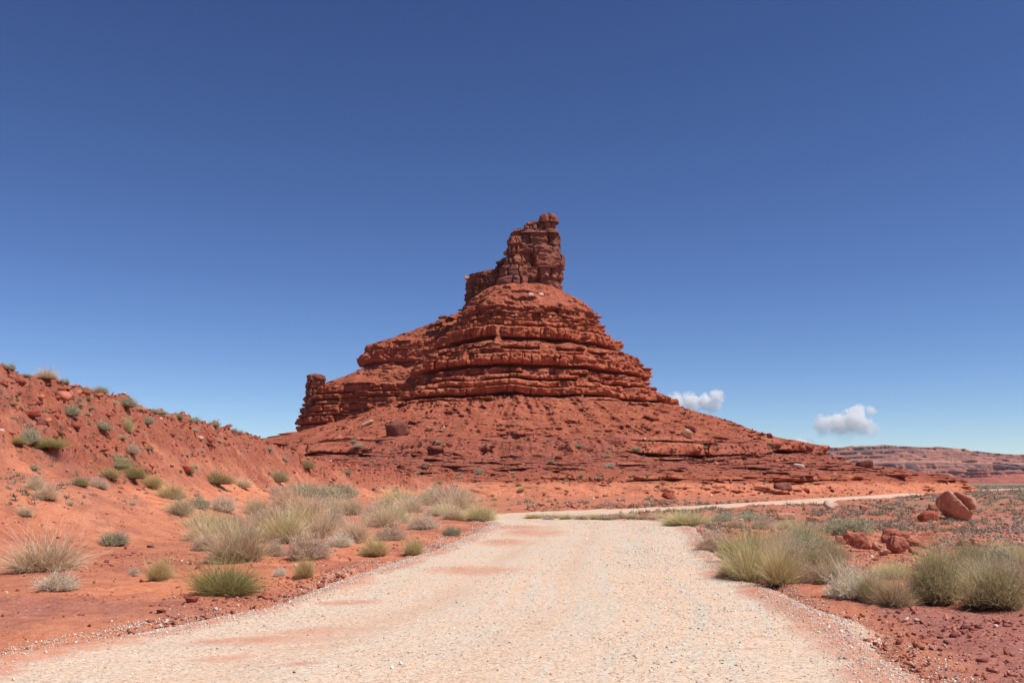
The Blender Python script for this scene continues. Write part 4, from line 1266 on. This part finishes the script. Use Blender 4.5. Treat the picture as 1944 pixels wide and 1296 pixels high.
def shrub_mesh(style, seed, lod=1.0):
    """unit shrub: about 1 wide and 1 high, foot at the origin"""
    g = np.random.default_rng(seed)
    P = dict(
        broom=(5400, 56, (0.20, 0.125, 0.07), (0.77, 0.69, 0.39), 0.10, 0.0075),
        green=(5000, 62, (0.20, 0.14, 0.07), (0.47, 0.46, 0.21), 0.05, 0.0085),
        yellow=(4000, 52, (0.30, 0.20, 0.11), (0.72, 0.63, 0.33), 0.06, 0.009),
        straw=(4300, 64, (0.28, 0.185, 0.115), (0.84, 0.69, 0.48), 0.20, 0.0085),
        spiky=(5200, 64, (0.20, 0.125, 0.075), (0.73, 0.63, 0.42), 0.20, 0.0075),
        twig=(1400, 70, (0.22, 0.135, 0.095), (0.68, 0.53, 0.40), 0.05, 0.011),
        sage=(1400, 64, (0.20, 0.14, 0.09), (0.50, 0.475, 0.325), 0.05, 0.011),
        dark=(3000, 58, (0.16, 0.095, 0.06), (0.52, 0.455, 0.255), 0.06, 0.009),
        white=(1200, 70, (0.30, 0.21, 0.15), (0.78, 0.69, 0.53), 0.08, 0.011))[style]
    n, maxa, c0, c1, droop, wd = P
    n = int(n * lod)
    wd = wd / math.sqrt(lod)
    c0, c1 = np.array(c0), np.array(c1)
    d, th = dirs_cone(g, n, maxa, 0.62)
    nc = {"green": 3, "yellow": 2}.get(style, 5)
    co = g.uniform(-0.26, 0.26, (nc, 2)); co[0] = 0
    cs_ = g.uniform(0.45, 0.82, nc); cs_[0] = g.uniform(0.85, 1.0)
    ci = g.choice(nc, n, p=cs_ ** 2 / np.sum(cs_ ** 2))
    rb = 0.21 if style not in ("twig", "sage", "white") else 0.08
    a = g.uniform(0, 2 * math.pi, n)
    rr = rb * np.sqrt(g.uniform(0, 1, n)) * cs_[ci]
    base = np.stack([rr * np.cos(a) + co[ci, 0], rr * np.sin(a) + co[ci, 1], np.zeros(n)], 1) + d * np.array([0.10, 0.10, 0.0])
    ln = g.normal(0, 0.16, (nc, 2)) + co * 0.5
    d = d + np.concatenate([ln[ci], np.zeros((n, 1))], 1) + g.normal(size=(n, 3)) * 0.16
    d[:, 2] = np.abs(d[:, 2]) + 0.05
    d /= np.linalg.norm(d, axis=1)[:, None]
    th = np.arccos(np.clip(d[:, 2], -1, 1))
    lobes = 0.84 + 0.30 * vnoise(d[:, 0] * 2.6 + seed + ci * 3.7, d[:, 1] * 2.6, d[:, 2] * 2.0, seed) + 0.16 * vnoise(d[:, 0] * 7 + seed, d[:, 1] * 7 + ci, d[:, 2] * 5.0, seed + 1)
    # dome outline: half width .5, height 1
    dome = 1 / ((np.sin(th) / 0.52) ** 2.8 + (np.cos(th) / 1.0) ** 2.8) ** (1 / 2.8)
    L = dome * lobes * g.uniform(0.5, 1.04, n) * (0.25 + 0.75 * cs_[ci])
    L = L * np.where(g.uniform(0, 1, n) < 0.03, 1.22, 1.0)
    tint = np.where(g.uniform(0, 1, (n, 1)) < 0.2, np.array([[1.15, 0.95, 0.8]]), 1.0)
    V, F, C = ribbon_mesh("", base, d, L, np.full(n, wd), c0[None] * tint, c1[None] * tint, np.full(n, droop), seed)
    VV, FF, CC, off = [V], [F], [C], len(V)
    if style in ("twig", "sage", "white", "dark"):
        # side twigs / small leaf clumps along the outer part of every branch
        m = int((5 if style != "dark" else 2) * n)
        i = g.integers(0, n, m)
        f = g.uniform(0.45, 1.0, m)
        b = base[i] + d[i] * (L[i] * f)[:, None]
        dd = d[i] * 0.8 + g.normal(size=(m, 3)) * 0.75 + np.array([0, 0, 0.25])
        dd /= np.linalg.norm(dd, axis=1)[:, None]
        leaf = style in ("sage",)
        V, F, C = ribbon_mesh("", b, dd, g.uniform(0.04, 0.11, m) * (0.7 if leaf else 1.0), np.full(m, wd * (2.0 if leaf else 0.9)), c1[None] * 0.85, c1[None] * 1.1, np.zeros(m), seed + 5, 1 if not leaf else 2, 0.3)
        VV.append(V); FF.append(F + off); CC.append(C); off += len(V)
    V = np.concatenate(VV)
    V[:, 2] = np.maximum(V[:, 2], -0.02)
    return mesh_np("shrub_" + style, V, np.concatenate(FF), M_SHRUB, False, None, {"col": np.concatenate(CC)})


def stem_mesh(seed):
    g = np.random.default_rng(seed)
    n = 16
    d, th = dirs_cone(g, n, 70, 0.7)
    V, F, off = [], [], 0
    for k in range(n):
        b = np.array([*(g.normal(size=2) * 0.05), -0.03])
        L = 0.30 * g.uniform(0.6, 1.1) / max(0.55, math.cos(th[k]) + 0.3)
        side = np.cross(d[k], [0.3, 0.7, 0.1]); side /= np.linalg.norm(side)
        up = np.cross(side, d[k])
        bend = g.normal(size=3) * 0.06
        for q in range(4):
            f = q / 3
            c = b + d[k] * L * f + bend * f * f
            rad = 0.017 * (1 - 0.7 * f)
            for j in range(5):
                an = 2 * math.pi * j / 5
                V.append(c + side * rad * math.cos(an) + up * rad * math.sin(an))
        F.append(grid_faces(4, 5, True) + off)
        off += 20
    return mesh_np("woody_stem", np.array(V), np.concatenate(F), M_WOOD, True)


STY = ["broom", "green", "yellow", "straw", "spiky", "twig", "sage", "dark", "white"]
HERO = {k: [shrub_mesh(k, 400 + 10 * i + j) for j in range(3)] for i, k in enumerate(STY)}
SMALL = {k: [shrub_mesh(k, 600 + 10 * i + j, 0.16) for j in range(2)] for i, k in enumerate(STY)}
STEM = [stem_mesh(800 + j) for j in range(3)]
shrub_no = [0]


def shrub(style, px, py, w, h, label, group=None, hero=True, cat="shrub", p=None, name=None, lean=0.0):
    """px,py: foot of the plant in the photo, w,h: its width and height there in pixels"""
    p = p if p is not None else hit(px, py)
    if p is None: return None
    s = px_size(p)
    k = shrub_no[0]; shrub_no[0] += 1
    g = np.random.default_rng(900 + k)
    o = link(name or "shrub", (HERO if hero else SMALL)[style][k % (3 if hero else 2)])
    sc = w * s * 1.02
    o.scale = (sc, sc * g.uniform(0.85, 1.1), h * s * 1.27)
    o.rotation_euler = (0, lean, g.uniform(0, 6.28))
    o.location = (p[0], p[1] + sc * 0.30, 0)
    o.location.z = drop(o.location.x, o.location.y) - 0.015
    tag(o, label, cat, group)
    if hero:
        st = link("woody_stem", STEM[k % 3], o)
    return o


heroes = [
    # side of the sand hill
    ("straw", 66, 1086, 138, 80, "big straw coloured grass bush beside the white twiggy plant"),
    ("white", 92, 1122, 84, 42, "low white twiggy plant in front of the big straw coloured bush"),
    ("sage", 205, 1036, 50, 30, "compact green shrub alone on bare red sand"),
    ("yellow", 293, 1103, 52, 42, "yellow green grass tuft between a tiny pale plant and the round green shrub"),
    ("white", 252, 1091, 22, 18, "tiny pale plant beside the yellow green tuft"),
    ("green", 412, 1129, 116, 60, "large rounded green shrub at the edge of the gravel road"),
    ("spiky", 447, 1069, 118, 88, "biggest shaggy grey green bush, behind the rounded green shrub"),
    ("straw", 378, 1006, 62, 42, "pale straw bush at the shoulder of the biggest shaggy bush"),
    ("broom", 530, 1032, 92, 66, "tall yellow green broom bush behind the shaggy grey green one"),
    ("twig", 588, 1063, 88, 56, "wide lilac grey twiggy bush above the yellow topped tuft"),
    ("twig", 516, 1056, 46, 34, "small lilac grey twigs between the shaggy bush and the wide twiggy bush"),
    ("white", 643, 1038, 50, 32, "pale grey twiggy bush beside the wide lilac one"),
    ("yellow", 578, 1098, 36, 40, "tuft with bright yellow green top below the wide lilac twigs"),
    ("white", 530, 1094, 26, 20, "tiny pale tuft on open sand beside the yellow topped tuft"),
    ("straw", 672, 1031, 66, 52, "tan rounded grass bush in the middle of the roadside thicket"),
    ("yellow", 712, 1058, 60, 34, "low wide yellow green tuft close to the gravel"),
    ("yellow", 780, 1054, 40, 34, "small upright yellow green tuft nearest the road bend gravel"),
    ("twig", 742, 1026, 74, 34, "lilac grey twigs behind the two roadside yellow tufts"),
    ("twig", 800, 1006, 66, 34, "domed lilac grey bush on the bank above the road"),
    ("sage", 857, 1017, 30, 22, "small grey green bush at the very edge of the road bank"),
    ("broom", 908, 989, 66, 36, "wide tawny green broom bush on the corner where the road bends"),
    ("sage", 864, 968, 42, 28, "grey green bush behind the corner broom bush"),
    ("twig", 838, 978, 58, 24, "lilac grey twigs beside the corner broom bush"),
    ("broom", 757, 963, 68, 38, "olive dome shaped bush at the back of the thicket"),
    ("twig", 715, 992, 58, 46, "tall lilac grey bush in front of the olive dome"),
    ("spiky", 668, 977, 42, 42, "upright olive bush between lilac and sage bushes"),
    ("twig", 634, 996, 52, 36, "grey lilac bush with a dark hollow beside the tall straw grass"),
    ("straw", 572, 988, 84, 60, "tall pale straw grass in the centre of the thicket"),
    ("straw", 535, 965, 56, 46, "loose straw grass behind the tall straw bush"),
    ("spiky", 480, 980, 50, 42, "grey green spiky tuft standing apart on the sand"),
    ("twig", 412, 970, 54, 34, "lilac grey bush behind the pale straw bush"),
    ("sage", 374, 966, 32, 30, "slim grey green bush next to the lilac grey bush"),
    ("spiky", 332, 977, 50, 38, "dry grey bush at the eroded edge of the knoll"),
    ("broom", 318, 945, 50, 34, "yellow green bush on the edge of the knoll"),
    ("yellow", 284, 928, 42, 26, "paler yellow green bush behind the knoll edge"),
    ("sage", 600, 950, 100, 36, "broad bluish sage bush behind the straw grasses"),
    ("sage", 648, 946, 60, 30, "bluish sage bush beside the broad sage bush"),
    ("twig", 522, 940, 46, 22, "faint lilac bush behind the sage bushes"),
    ("sage", 565, 935, 50, 20, "dark sage bush on the upper edge of the thicket"),
    ("dark", 405, 921, 54, 26, "dark grey bush on the middle of the sand slope"),
    ("dark", 524, 915, 40, 26, "dark grey tufted bush higher on the sand slope"),
    ("straw", 455, 925, 40, 24, "straw tuft beside the dark grey bush on the slope"),
    ("straw", 62, 930, 34, 36, "dry grass tuft hanging on the knoll side"),
    ("straw", 82, 948, 44, 32, "drooping dry grass just below another dry tuft"),
    ("spiky", 40, 980, 30, 20, "small grey tuft on the knoll above the big straw bush"),
    ("dark", 145, 922, 32, 20, "small grey brown bush on the bare knoll"),
    ("twig", 184, 926, 36, 22, "faint lilac tuft near the grey brown bush on the knoll"),
    ("dark", 222, 888, 48, 26, "grey brown bush above a pair of green ones"),
    ("green", 200, 904, 46, 18, "low bright green bush, the left of a pair"),
    ("green", 246, 908, 38, 26, "upright green bush, the right of a pair"),
    ("twig", 245, 862, 32, 26, "lilac grey bush on the sand above the green pair"),
    ("sage", 50, 842, 34, 34, "grey green upright bush in a green patch on the slope"),
    ("green", 25, 842, 36, 14, "low green patch beside the upright grey green bush"),
    ("green", 85, 856, 66, 22, "wide green and straw patch below the upright grey green bush"),
    ("sage", 130, 790, 36, 24, "round grey bush among rocks on the hill"),
    ("sage", 186, 808, 36, 20, "round grey green bush at the foot of the hill rocks"),
    ("yellow", 236, 816, 26, 34, "tall straw bush in the rocks of the hill"),
    ("sage", 235, 772, 36, 22, "dark bush breaking the skyline of the hill"),
    ("sage", 42, 699, 24, 16, "round dark bush on the skyline near the hill top"),
    ("straw", 80, 722, 42, 26, "pale grass bush under the hill skyline"),
    ("dark", 188, 750, 30, 16, "dark bush tucked beneath the skyline rocks"),
    ("sage", 278, 805, 26, 16, "grey bush on the lower hill rocks"),
    ("dark", 356, 898, 26, 20, "bush growing against the broken red rock on the slope"),
    ("dark", 580, 893, 32, 18, "dark isolated bush on the slope just under the rock ledge"),
    # right of the road
    ("twig", 1362, 1046, 80, 40, "grey twiggy bush at the road edge beside the big green clump"),
    ("broom", 1432, 1106, 120, 92, "tall green broom bush overhanging the gravel"),
    ("broom", 1490, 1110, 90, 80, "green and tawny broom bush adjoining the one over the gravel"),
    ("green", 1430, 1060, 96, 50, "bright green crown rising behind the overhanging broom bush"),
    ("straw", 1392, 1095, 60, 44, "reddish dry skirt of grass at the gravel edge"),
    ("twig", 1545, 1108, 60, 50, "brown thin twigs in the gap between the shrub clumps"),
    ("broom", 1310, 999, 80, 34, "wide green bush on the inside of the road bend"),
    ("broom", 1526, 1036, 56, 46, "yellow green bush at the back of the clump by red boulders"),
    ("dark", 1578, 1074, 92, 56, "dark brown green bush in front of the red boulders"),
    ("spiky", 1590, 1062, 44, 36, "pale grey green plumes beside the dark bush at the boulders"),
    ("white", 1630, 1140, 90, 74, "white flecked grey bush in the roadside row"),
    ("spiky", 1600, 1110, 80, 50, "straw green bush behind the white flecked one"),
    ("dark", 1664, 1146, 60, 62, "brown based shrub next to the white flecked bush"),
    ("broom", 1705, 1096, 84, 32, "pale green bushes behind the roadside row"),
    ("spiky", 1712, 1154, 76, 72, "grey tawny bush with bare stems in the roadside row"),
    ("dark", 1792, 1152, 96, 108, "tallest dark green shrub in the roadside row"),
    ("broom", 1785, 1086, 80, 46, "yellow green crown behind the tallest dark shrub"),
    ("dark", 1912, 1160, 118, 98, "broad dark green shrub cut by the picture edge"),
    ("spiky", 1850, 1086, 66, 46, "rounded grey green bush behind the gap in the row"),
    ("broom", 1928, 1080, 60, 40, "small green bush behind the broad shrub at the picture edge"),
    ("sage", 1625, 1014, 96, 36, "dark bluish sage bush behind the red boulder heap"),
    ("broom", 1498, 1006, 48, 24, "olive bush near the long low rock"),
    ("twig", 1455, 1004, 48, 22, "grey lilac bush on the red flat beside an olive bush"),
    ("twig", 1400, 1002, 46, 20, "small grey bush behind the bush inside the bend"),
    ("sage", 1375, 990, 50, 18, "flat sage bush between the bend and the red flat"),
    ("sage", 1430, 988, 60, 18, "wide low sage bush on the red flat"),
    ("twig", 1560, 1008, 44, 18, "low lilac bush under the smaller rounded rock"),
]
for st, a, b, w, h, lab in heroes:
    shrub(st, a, b, w, h, lab)

# the low strip on the inside of the bend
for i in range(16):
    a = 1012 + i * 16 + rng.uniform(-5, 5)
    shrub(["yellow", "sage", "twig", "broom"][i % 4] if i else "yellow", a, 983 + rng.uniform(-2, 4), rng.uniform(20, 38), rng.uniform(7, 12), "low shrub in the strip between the two arms of the road bend", "low shrubs lining the inside of the road bend", hero=i % 2 == 0)


def region(n, x0, x1, y0, y1, styles, w0, w1, asp, label, group, accept=None, tries=20, hero=False):
    made = 0
    for _ in range(n * tries):
        if made >= n: break
        px, py = rng.uniform(x0, x1), rng.uniform(y0, y1)
        if accept and not accept(px, py): continue
        p = hit(px, py)
        if p is None: continue
        l, r = road_edges(np.array([p.y]))
        if p.y < 280 and l[0] - 0.8 < p.x < r[0] + 0.8: continue
        w = w0 * (w1 / w0) ** (rng.uniform() ** 1.6)
        shrub(styles[rng.integers(len(styles))], px, py, w, w * asp * rng.uniform(0.8, 1.2), label, group, hero, p=p)
        made += 1


sky_y = lambda px: float(np.interp(px, [0, 110, 240, 320, 400, 480, 560, 620], [690, 718, 765, 785, 800, 825, 862, 885]))
for px in (6, 20, 108, 122, 148, 160, 214, 262, 290, 300, 322, 338, 360, 372, 405, 440, 455):
    shrub(["sage", "straw", "dark"][px % 3], px, sky_y(px) + 7, rng.uniform(14, 28), rng.uniform(9, 15), "small shrub on the rocky skyline of the sand hill", "shrubs along the hill skyline", False)
region(36, 0, 560, 700, 880, ["sage", "straw", "dark", "twig"], 10, 26, 0.6, "small shrub among the red rubble of the sand hill", "small shrubs among the hill rubble", lambda a, b: sky_y(a) + 12 < b < sky_y(a) + 85)
region(26, 0, 600, 840, 960, ["dark", "sage", "twig", "straw"], 9, 22, 0.6, "little tuft on the open orange sand of the hillside", "little tufts on the open sand", lambda a, b: b > sky_y(a) + 75)
region(34, 620, 1260, 905, 955, ["dark", "sage", "dark"], 7, 18, 0.65, "tiny dark bush dotted on the smooth orange bank", "tiny bushes on the orange bank")
region(24, 560, 1240, 850, 905, ["sage", "dark", "sage"], 8, 22, 0.55, "small grey green bush on the terrace above the rock ledge", "bushes on the terrace above the ledge")
region(16, 1240, 1700, 850, 945, ["sage", "dark"], 6, 13, 0.6, "tiny bush on the butte's long lower slope", "tiny bushes on the butte's lower slope")

region(42, 360, 880, 940, 1050, ["straw", "broom", "spiky", "twig", "straw", "sage"], 44, 80, 0.6, "shrub filling the thicket below the sand hill", "filling shrubs of the thicket below the sand hill",
       lambda a, b: abs(b - (1045 - (a - 420) * 0.16)) < 52 and b > 948 and b < 1042 - (a - 420) * 0.10, hero=True)
region(44, 1380, 1944, 1040, 1130, ["broom", "spiky", "dark", "twig", "straw", "dark", "sage"], 46, 84, 0.68, "shrub filling the roadside row beside the red flat", "filling shrubs of the roadside row",
       lambda a, b: b < 1075 + (a - 1380) * 0.13 and b > 1052 + (a - 1380) * 0.03 and not (1560 < a < 1830 and b < 1122), hero=True)


def plain_scrub():
    """countless low scrub on the plain: one object"""
    g = np.random.default_rng(77)
    B_, Dd, L_, W_, c0, c1 = [], [], [], [], [], []
    cols = np.array([(0.30, 0.31, 0.22), (0.38, 0.35, 0.28), (0.40, 0.33, 0.29), (0.26, 0.26, 0.16), (0.44, 0.40, 0.28)])
    spots = []
    for _ in range(6000):
        px = g.uniform(900, 1960)
        if px < 1250 and g.uniform() > (px - 900) / 350: continue
        py = 921 + 90 * g.uniform() ** 1.25
        if px < 1700 and py < 950: continue
        if vnoise(np.array([px * 0.02]), np.array([py * 0.11]), 0, 330)[0] < g.uniform(-0.7, 0.35): continue
        p = hit(px, py, BV[:2])
        if p is None or p.z > 1.0: continue
        l, r = road_edges(np.array([p.y]))
        if p.y < 290 and l[0] - 0.6 < p.x < r[0] + 0.6: continue
        spots.append((p, px_size(p)))
    for _ in range(1500):
        a, d = R(g.uniform(18, 36)), g.uniform(180, 700)
        p = Vector((d * math.sin(a), d * math.cos(a), 0)); p.z = drop(p.x, p.y, BV[:1])
        spots.append((p, d / 1800))
    for (n_, x0, x1, y0, y1) in ((160, 600, 1260, 905, 950), (260, 560, 1500, 800, 905), (460, 0, 560, 690, 960)):
        for _ in range(n_):
            p = hit(g.uniform(x0, x1), g.uniform(y0, y1))
            if p is not None: spots.append((p, px_size(p) * 0.55))
    for p, s in spots:
        w = min(1.3, max(0.28, s * g.uniform(5, 15)))
        n = 14
        d, th = dirs_cone(g, n, 78, 0.6)
        b = np.array(p[:]) + g.normal(size=(n, 3)) * np.array([w * 0.22, w * 0.22, 0])
        B_.append(b); Dd.append(d); L_.append(w * 0.5 * g.uniform(0.6, 1.1, n)); W_.append(np.full(n, w * 0.13))
        c = cols[g.integers(len(cols))] * g.uniform(0.8, 1.15)
        c0.append(np.repeat(c[None] * np.array([[0.8, 0.7, 0.65]]), n, 0)); c1.append(np.repeat(c[None], n, 0))
    V, F, C = ribbon_mesh("", np.concatenate(B_), np.concatenate(Dd), np.concatenate(L_), np.concatenate(W_), np.concatenate(c0), np.concatenate(c1), np.full(sum(map(len, L_)), 0.1), 5, 2)
    me = mesh_np("scrub", V, F, M_SHRUB, False, None, {"col": C})
    tag(link("scrub", me), kind="stuff")


plain_scrub()

# ------------------------------------------------------------------ clouds
def cloud(px0, px1, py0, py1, blobs, dens, label, Y=9000.0, seed=0.0, soft=0.3):
    a, b = at_depth(px0, py1, Y), at_depth(px1, py0, Y)
    c = (a + b) / 2
    hw, hh = (b[0] - a[0]) / 2, (b[2] - a[2]) / 2
    hd = hw * 0.7
    v = np.array([(x, y, z) for x in (-1, 1) for y in (-1, 1) for z in (-1, 1)], float) * 1.12
    f = np.array([(0, 1, 3, 2), (4, 6, 7, 5), (0, 4, 5, 1), (2, 3, 7, 6), (0, 2, 6, 4), (1, 5, 7, 3)])
    m = Mat("cloud_vapour")
    p = m.n("TexCoord").outputs["Object"]
    asp = hw / hh
    q = m.n("VectorMath", {0: p, 1: (asp, asp * 0.7, 1.0)}, operation='MULTIPLY').outputs[0]
    n1 = m.n("TexNoise", {"Vector": m.n("VectorMath", {0: q, 1: (seed, seed * 0.3, 0)}, operation='ADD').outputs[0], "Scale": 2.6, "Detail": 9, "Roughness": 0.72}).outputs["Fac"]
    acc = None
    for (bx, bz, br) in blobs:
        d = m.n("VectorMath", {0: q, 1: (bx * asp, 0.0, bz)}, operation='DISTANCE').outputs["Value"]
        d = m.math('DIVIDE', d, br)
        acc = d if acc is None else m.n("Math", {0: acc, 1: d, 2: 0.15}, operation='SMOOTH_MIN').outputs[0]
    fld = m.math('ADD', m.math('SUBTRACT', 1.0, acc), m.math('MULTIPLY', m.math('SUBTRACT', n1, 0.5), 2.9))
    zc = m.n("SeparateXYZ", {0: p}).outputs[2]
    den = m.math('MULTIPLY', m.step(fld, 0.0, soft, 0.0, dens), m.step(m.math('ADD', zc, m.math('MULTIPLY', m.math('SUBTRACT', n1, 0.5), 0.8)), -0.65, 0.55, 0.04, 1.0))
    vol = m.n("VolumePrincipled", {"Color": (1, 1, 1, 1), "Density": den, "Anisotropy": 0.0})
    m.t.links.new(vol.outputs[0], m.out.inputs["Volume"])
    me = mesh_np("cloud", v, f, m.m)
    o = link("cloud", me, None, c)
    o.scale = (hw, hd, hh)
    return tag(o, label, "cloud")


cloud(1530, 1680, 765, 842, [(-0.55, -0.05, 0.50), (-0.15, -0.1, 0.6), (0.2, 0.1, 0.62), (0.30, 0.55, 0.40), (0.65, 0.62, 0.24), (0.5, -0.3, 0.55), (0.0, -0.5, 0.5), (-0.6, -0.5, 0.3)], 0.028, "puffy white cloud hanging above the far mesa", seed=3.1)
cloud(1245, 1400, 732, 800, [(-0.5, 0.1, 0.55), (-0.15, 0.05, 0.55), (0.2, 0.1, 0.5), (0.48, 0.35, 0.42), (0.4, -0.2, 0.45), (-0.1, -0.3, 0.5)], 0.028, "small white cloud peeking over the butte's slope", seed=7.7)
cloud(1496, 1560, 820, 872, [(-0.3, 0.0, 0.6), (0.2, -0.1, 0.6), (0.5, -0.3, 0.4)], 0.028, "tiny white cloud resting on the end of the mesa", seed=12.2)


# ------------------------------------------------------------------ the air between here and the far mesa
def haze():
    x0, x1, y0, y1, z0, z1 = -4200, 4200, -400, 5200, -12, 160
    v = np.array([(x, y, z) for x in (x0, x1) for y in (y0, y1) for z in (z0, z1)], float)
    f = np.array([(0, 1, 3, 2), (4, 6, 7, 5), (0, 4, 5, 1), (2, 3, 7, 6), (0, 2, 6, 4), (1, 5, 7, 3)])
    m = bpy.data.materials.new("haze")
    m.use_nodes = True
    t = m.node_tree
    t.nodes.clear()
    o = t.nodes.new("ShaderNodeOutputMaterial")
    p = t.nodes.new("ShaderNodeVolumePrincipled")
    p.inputs["Color"].default_value = (0.80, 0.88, 1.0, 1)
    p.inputs["Density"].default_value = 0.000027
    t.links.new(p.outputs[0], o.inputs["Volume"])
    tag(link("haze", mesh_np("haze", v, f, m)), kind="stuff")


haze()
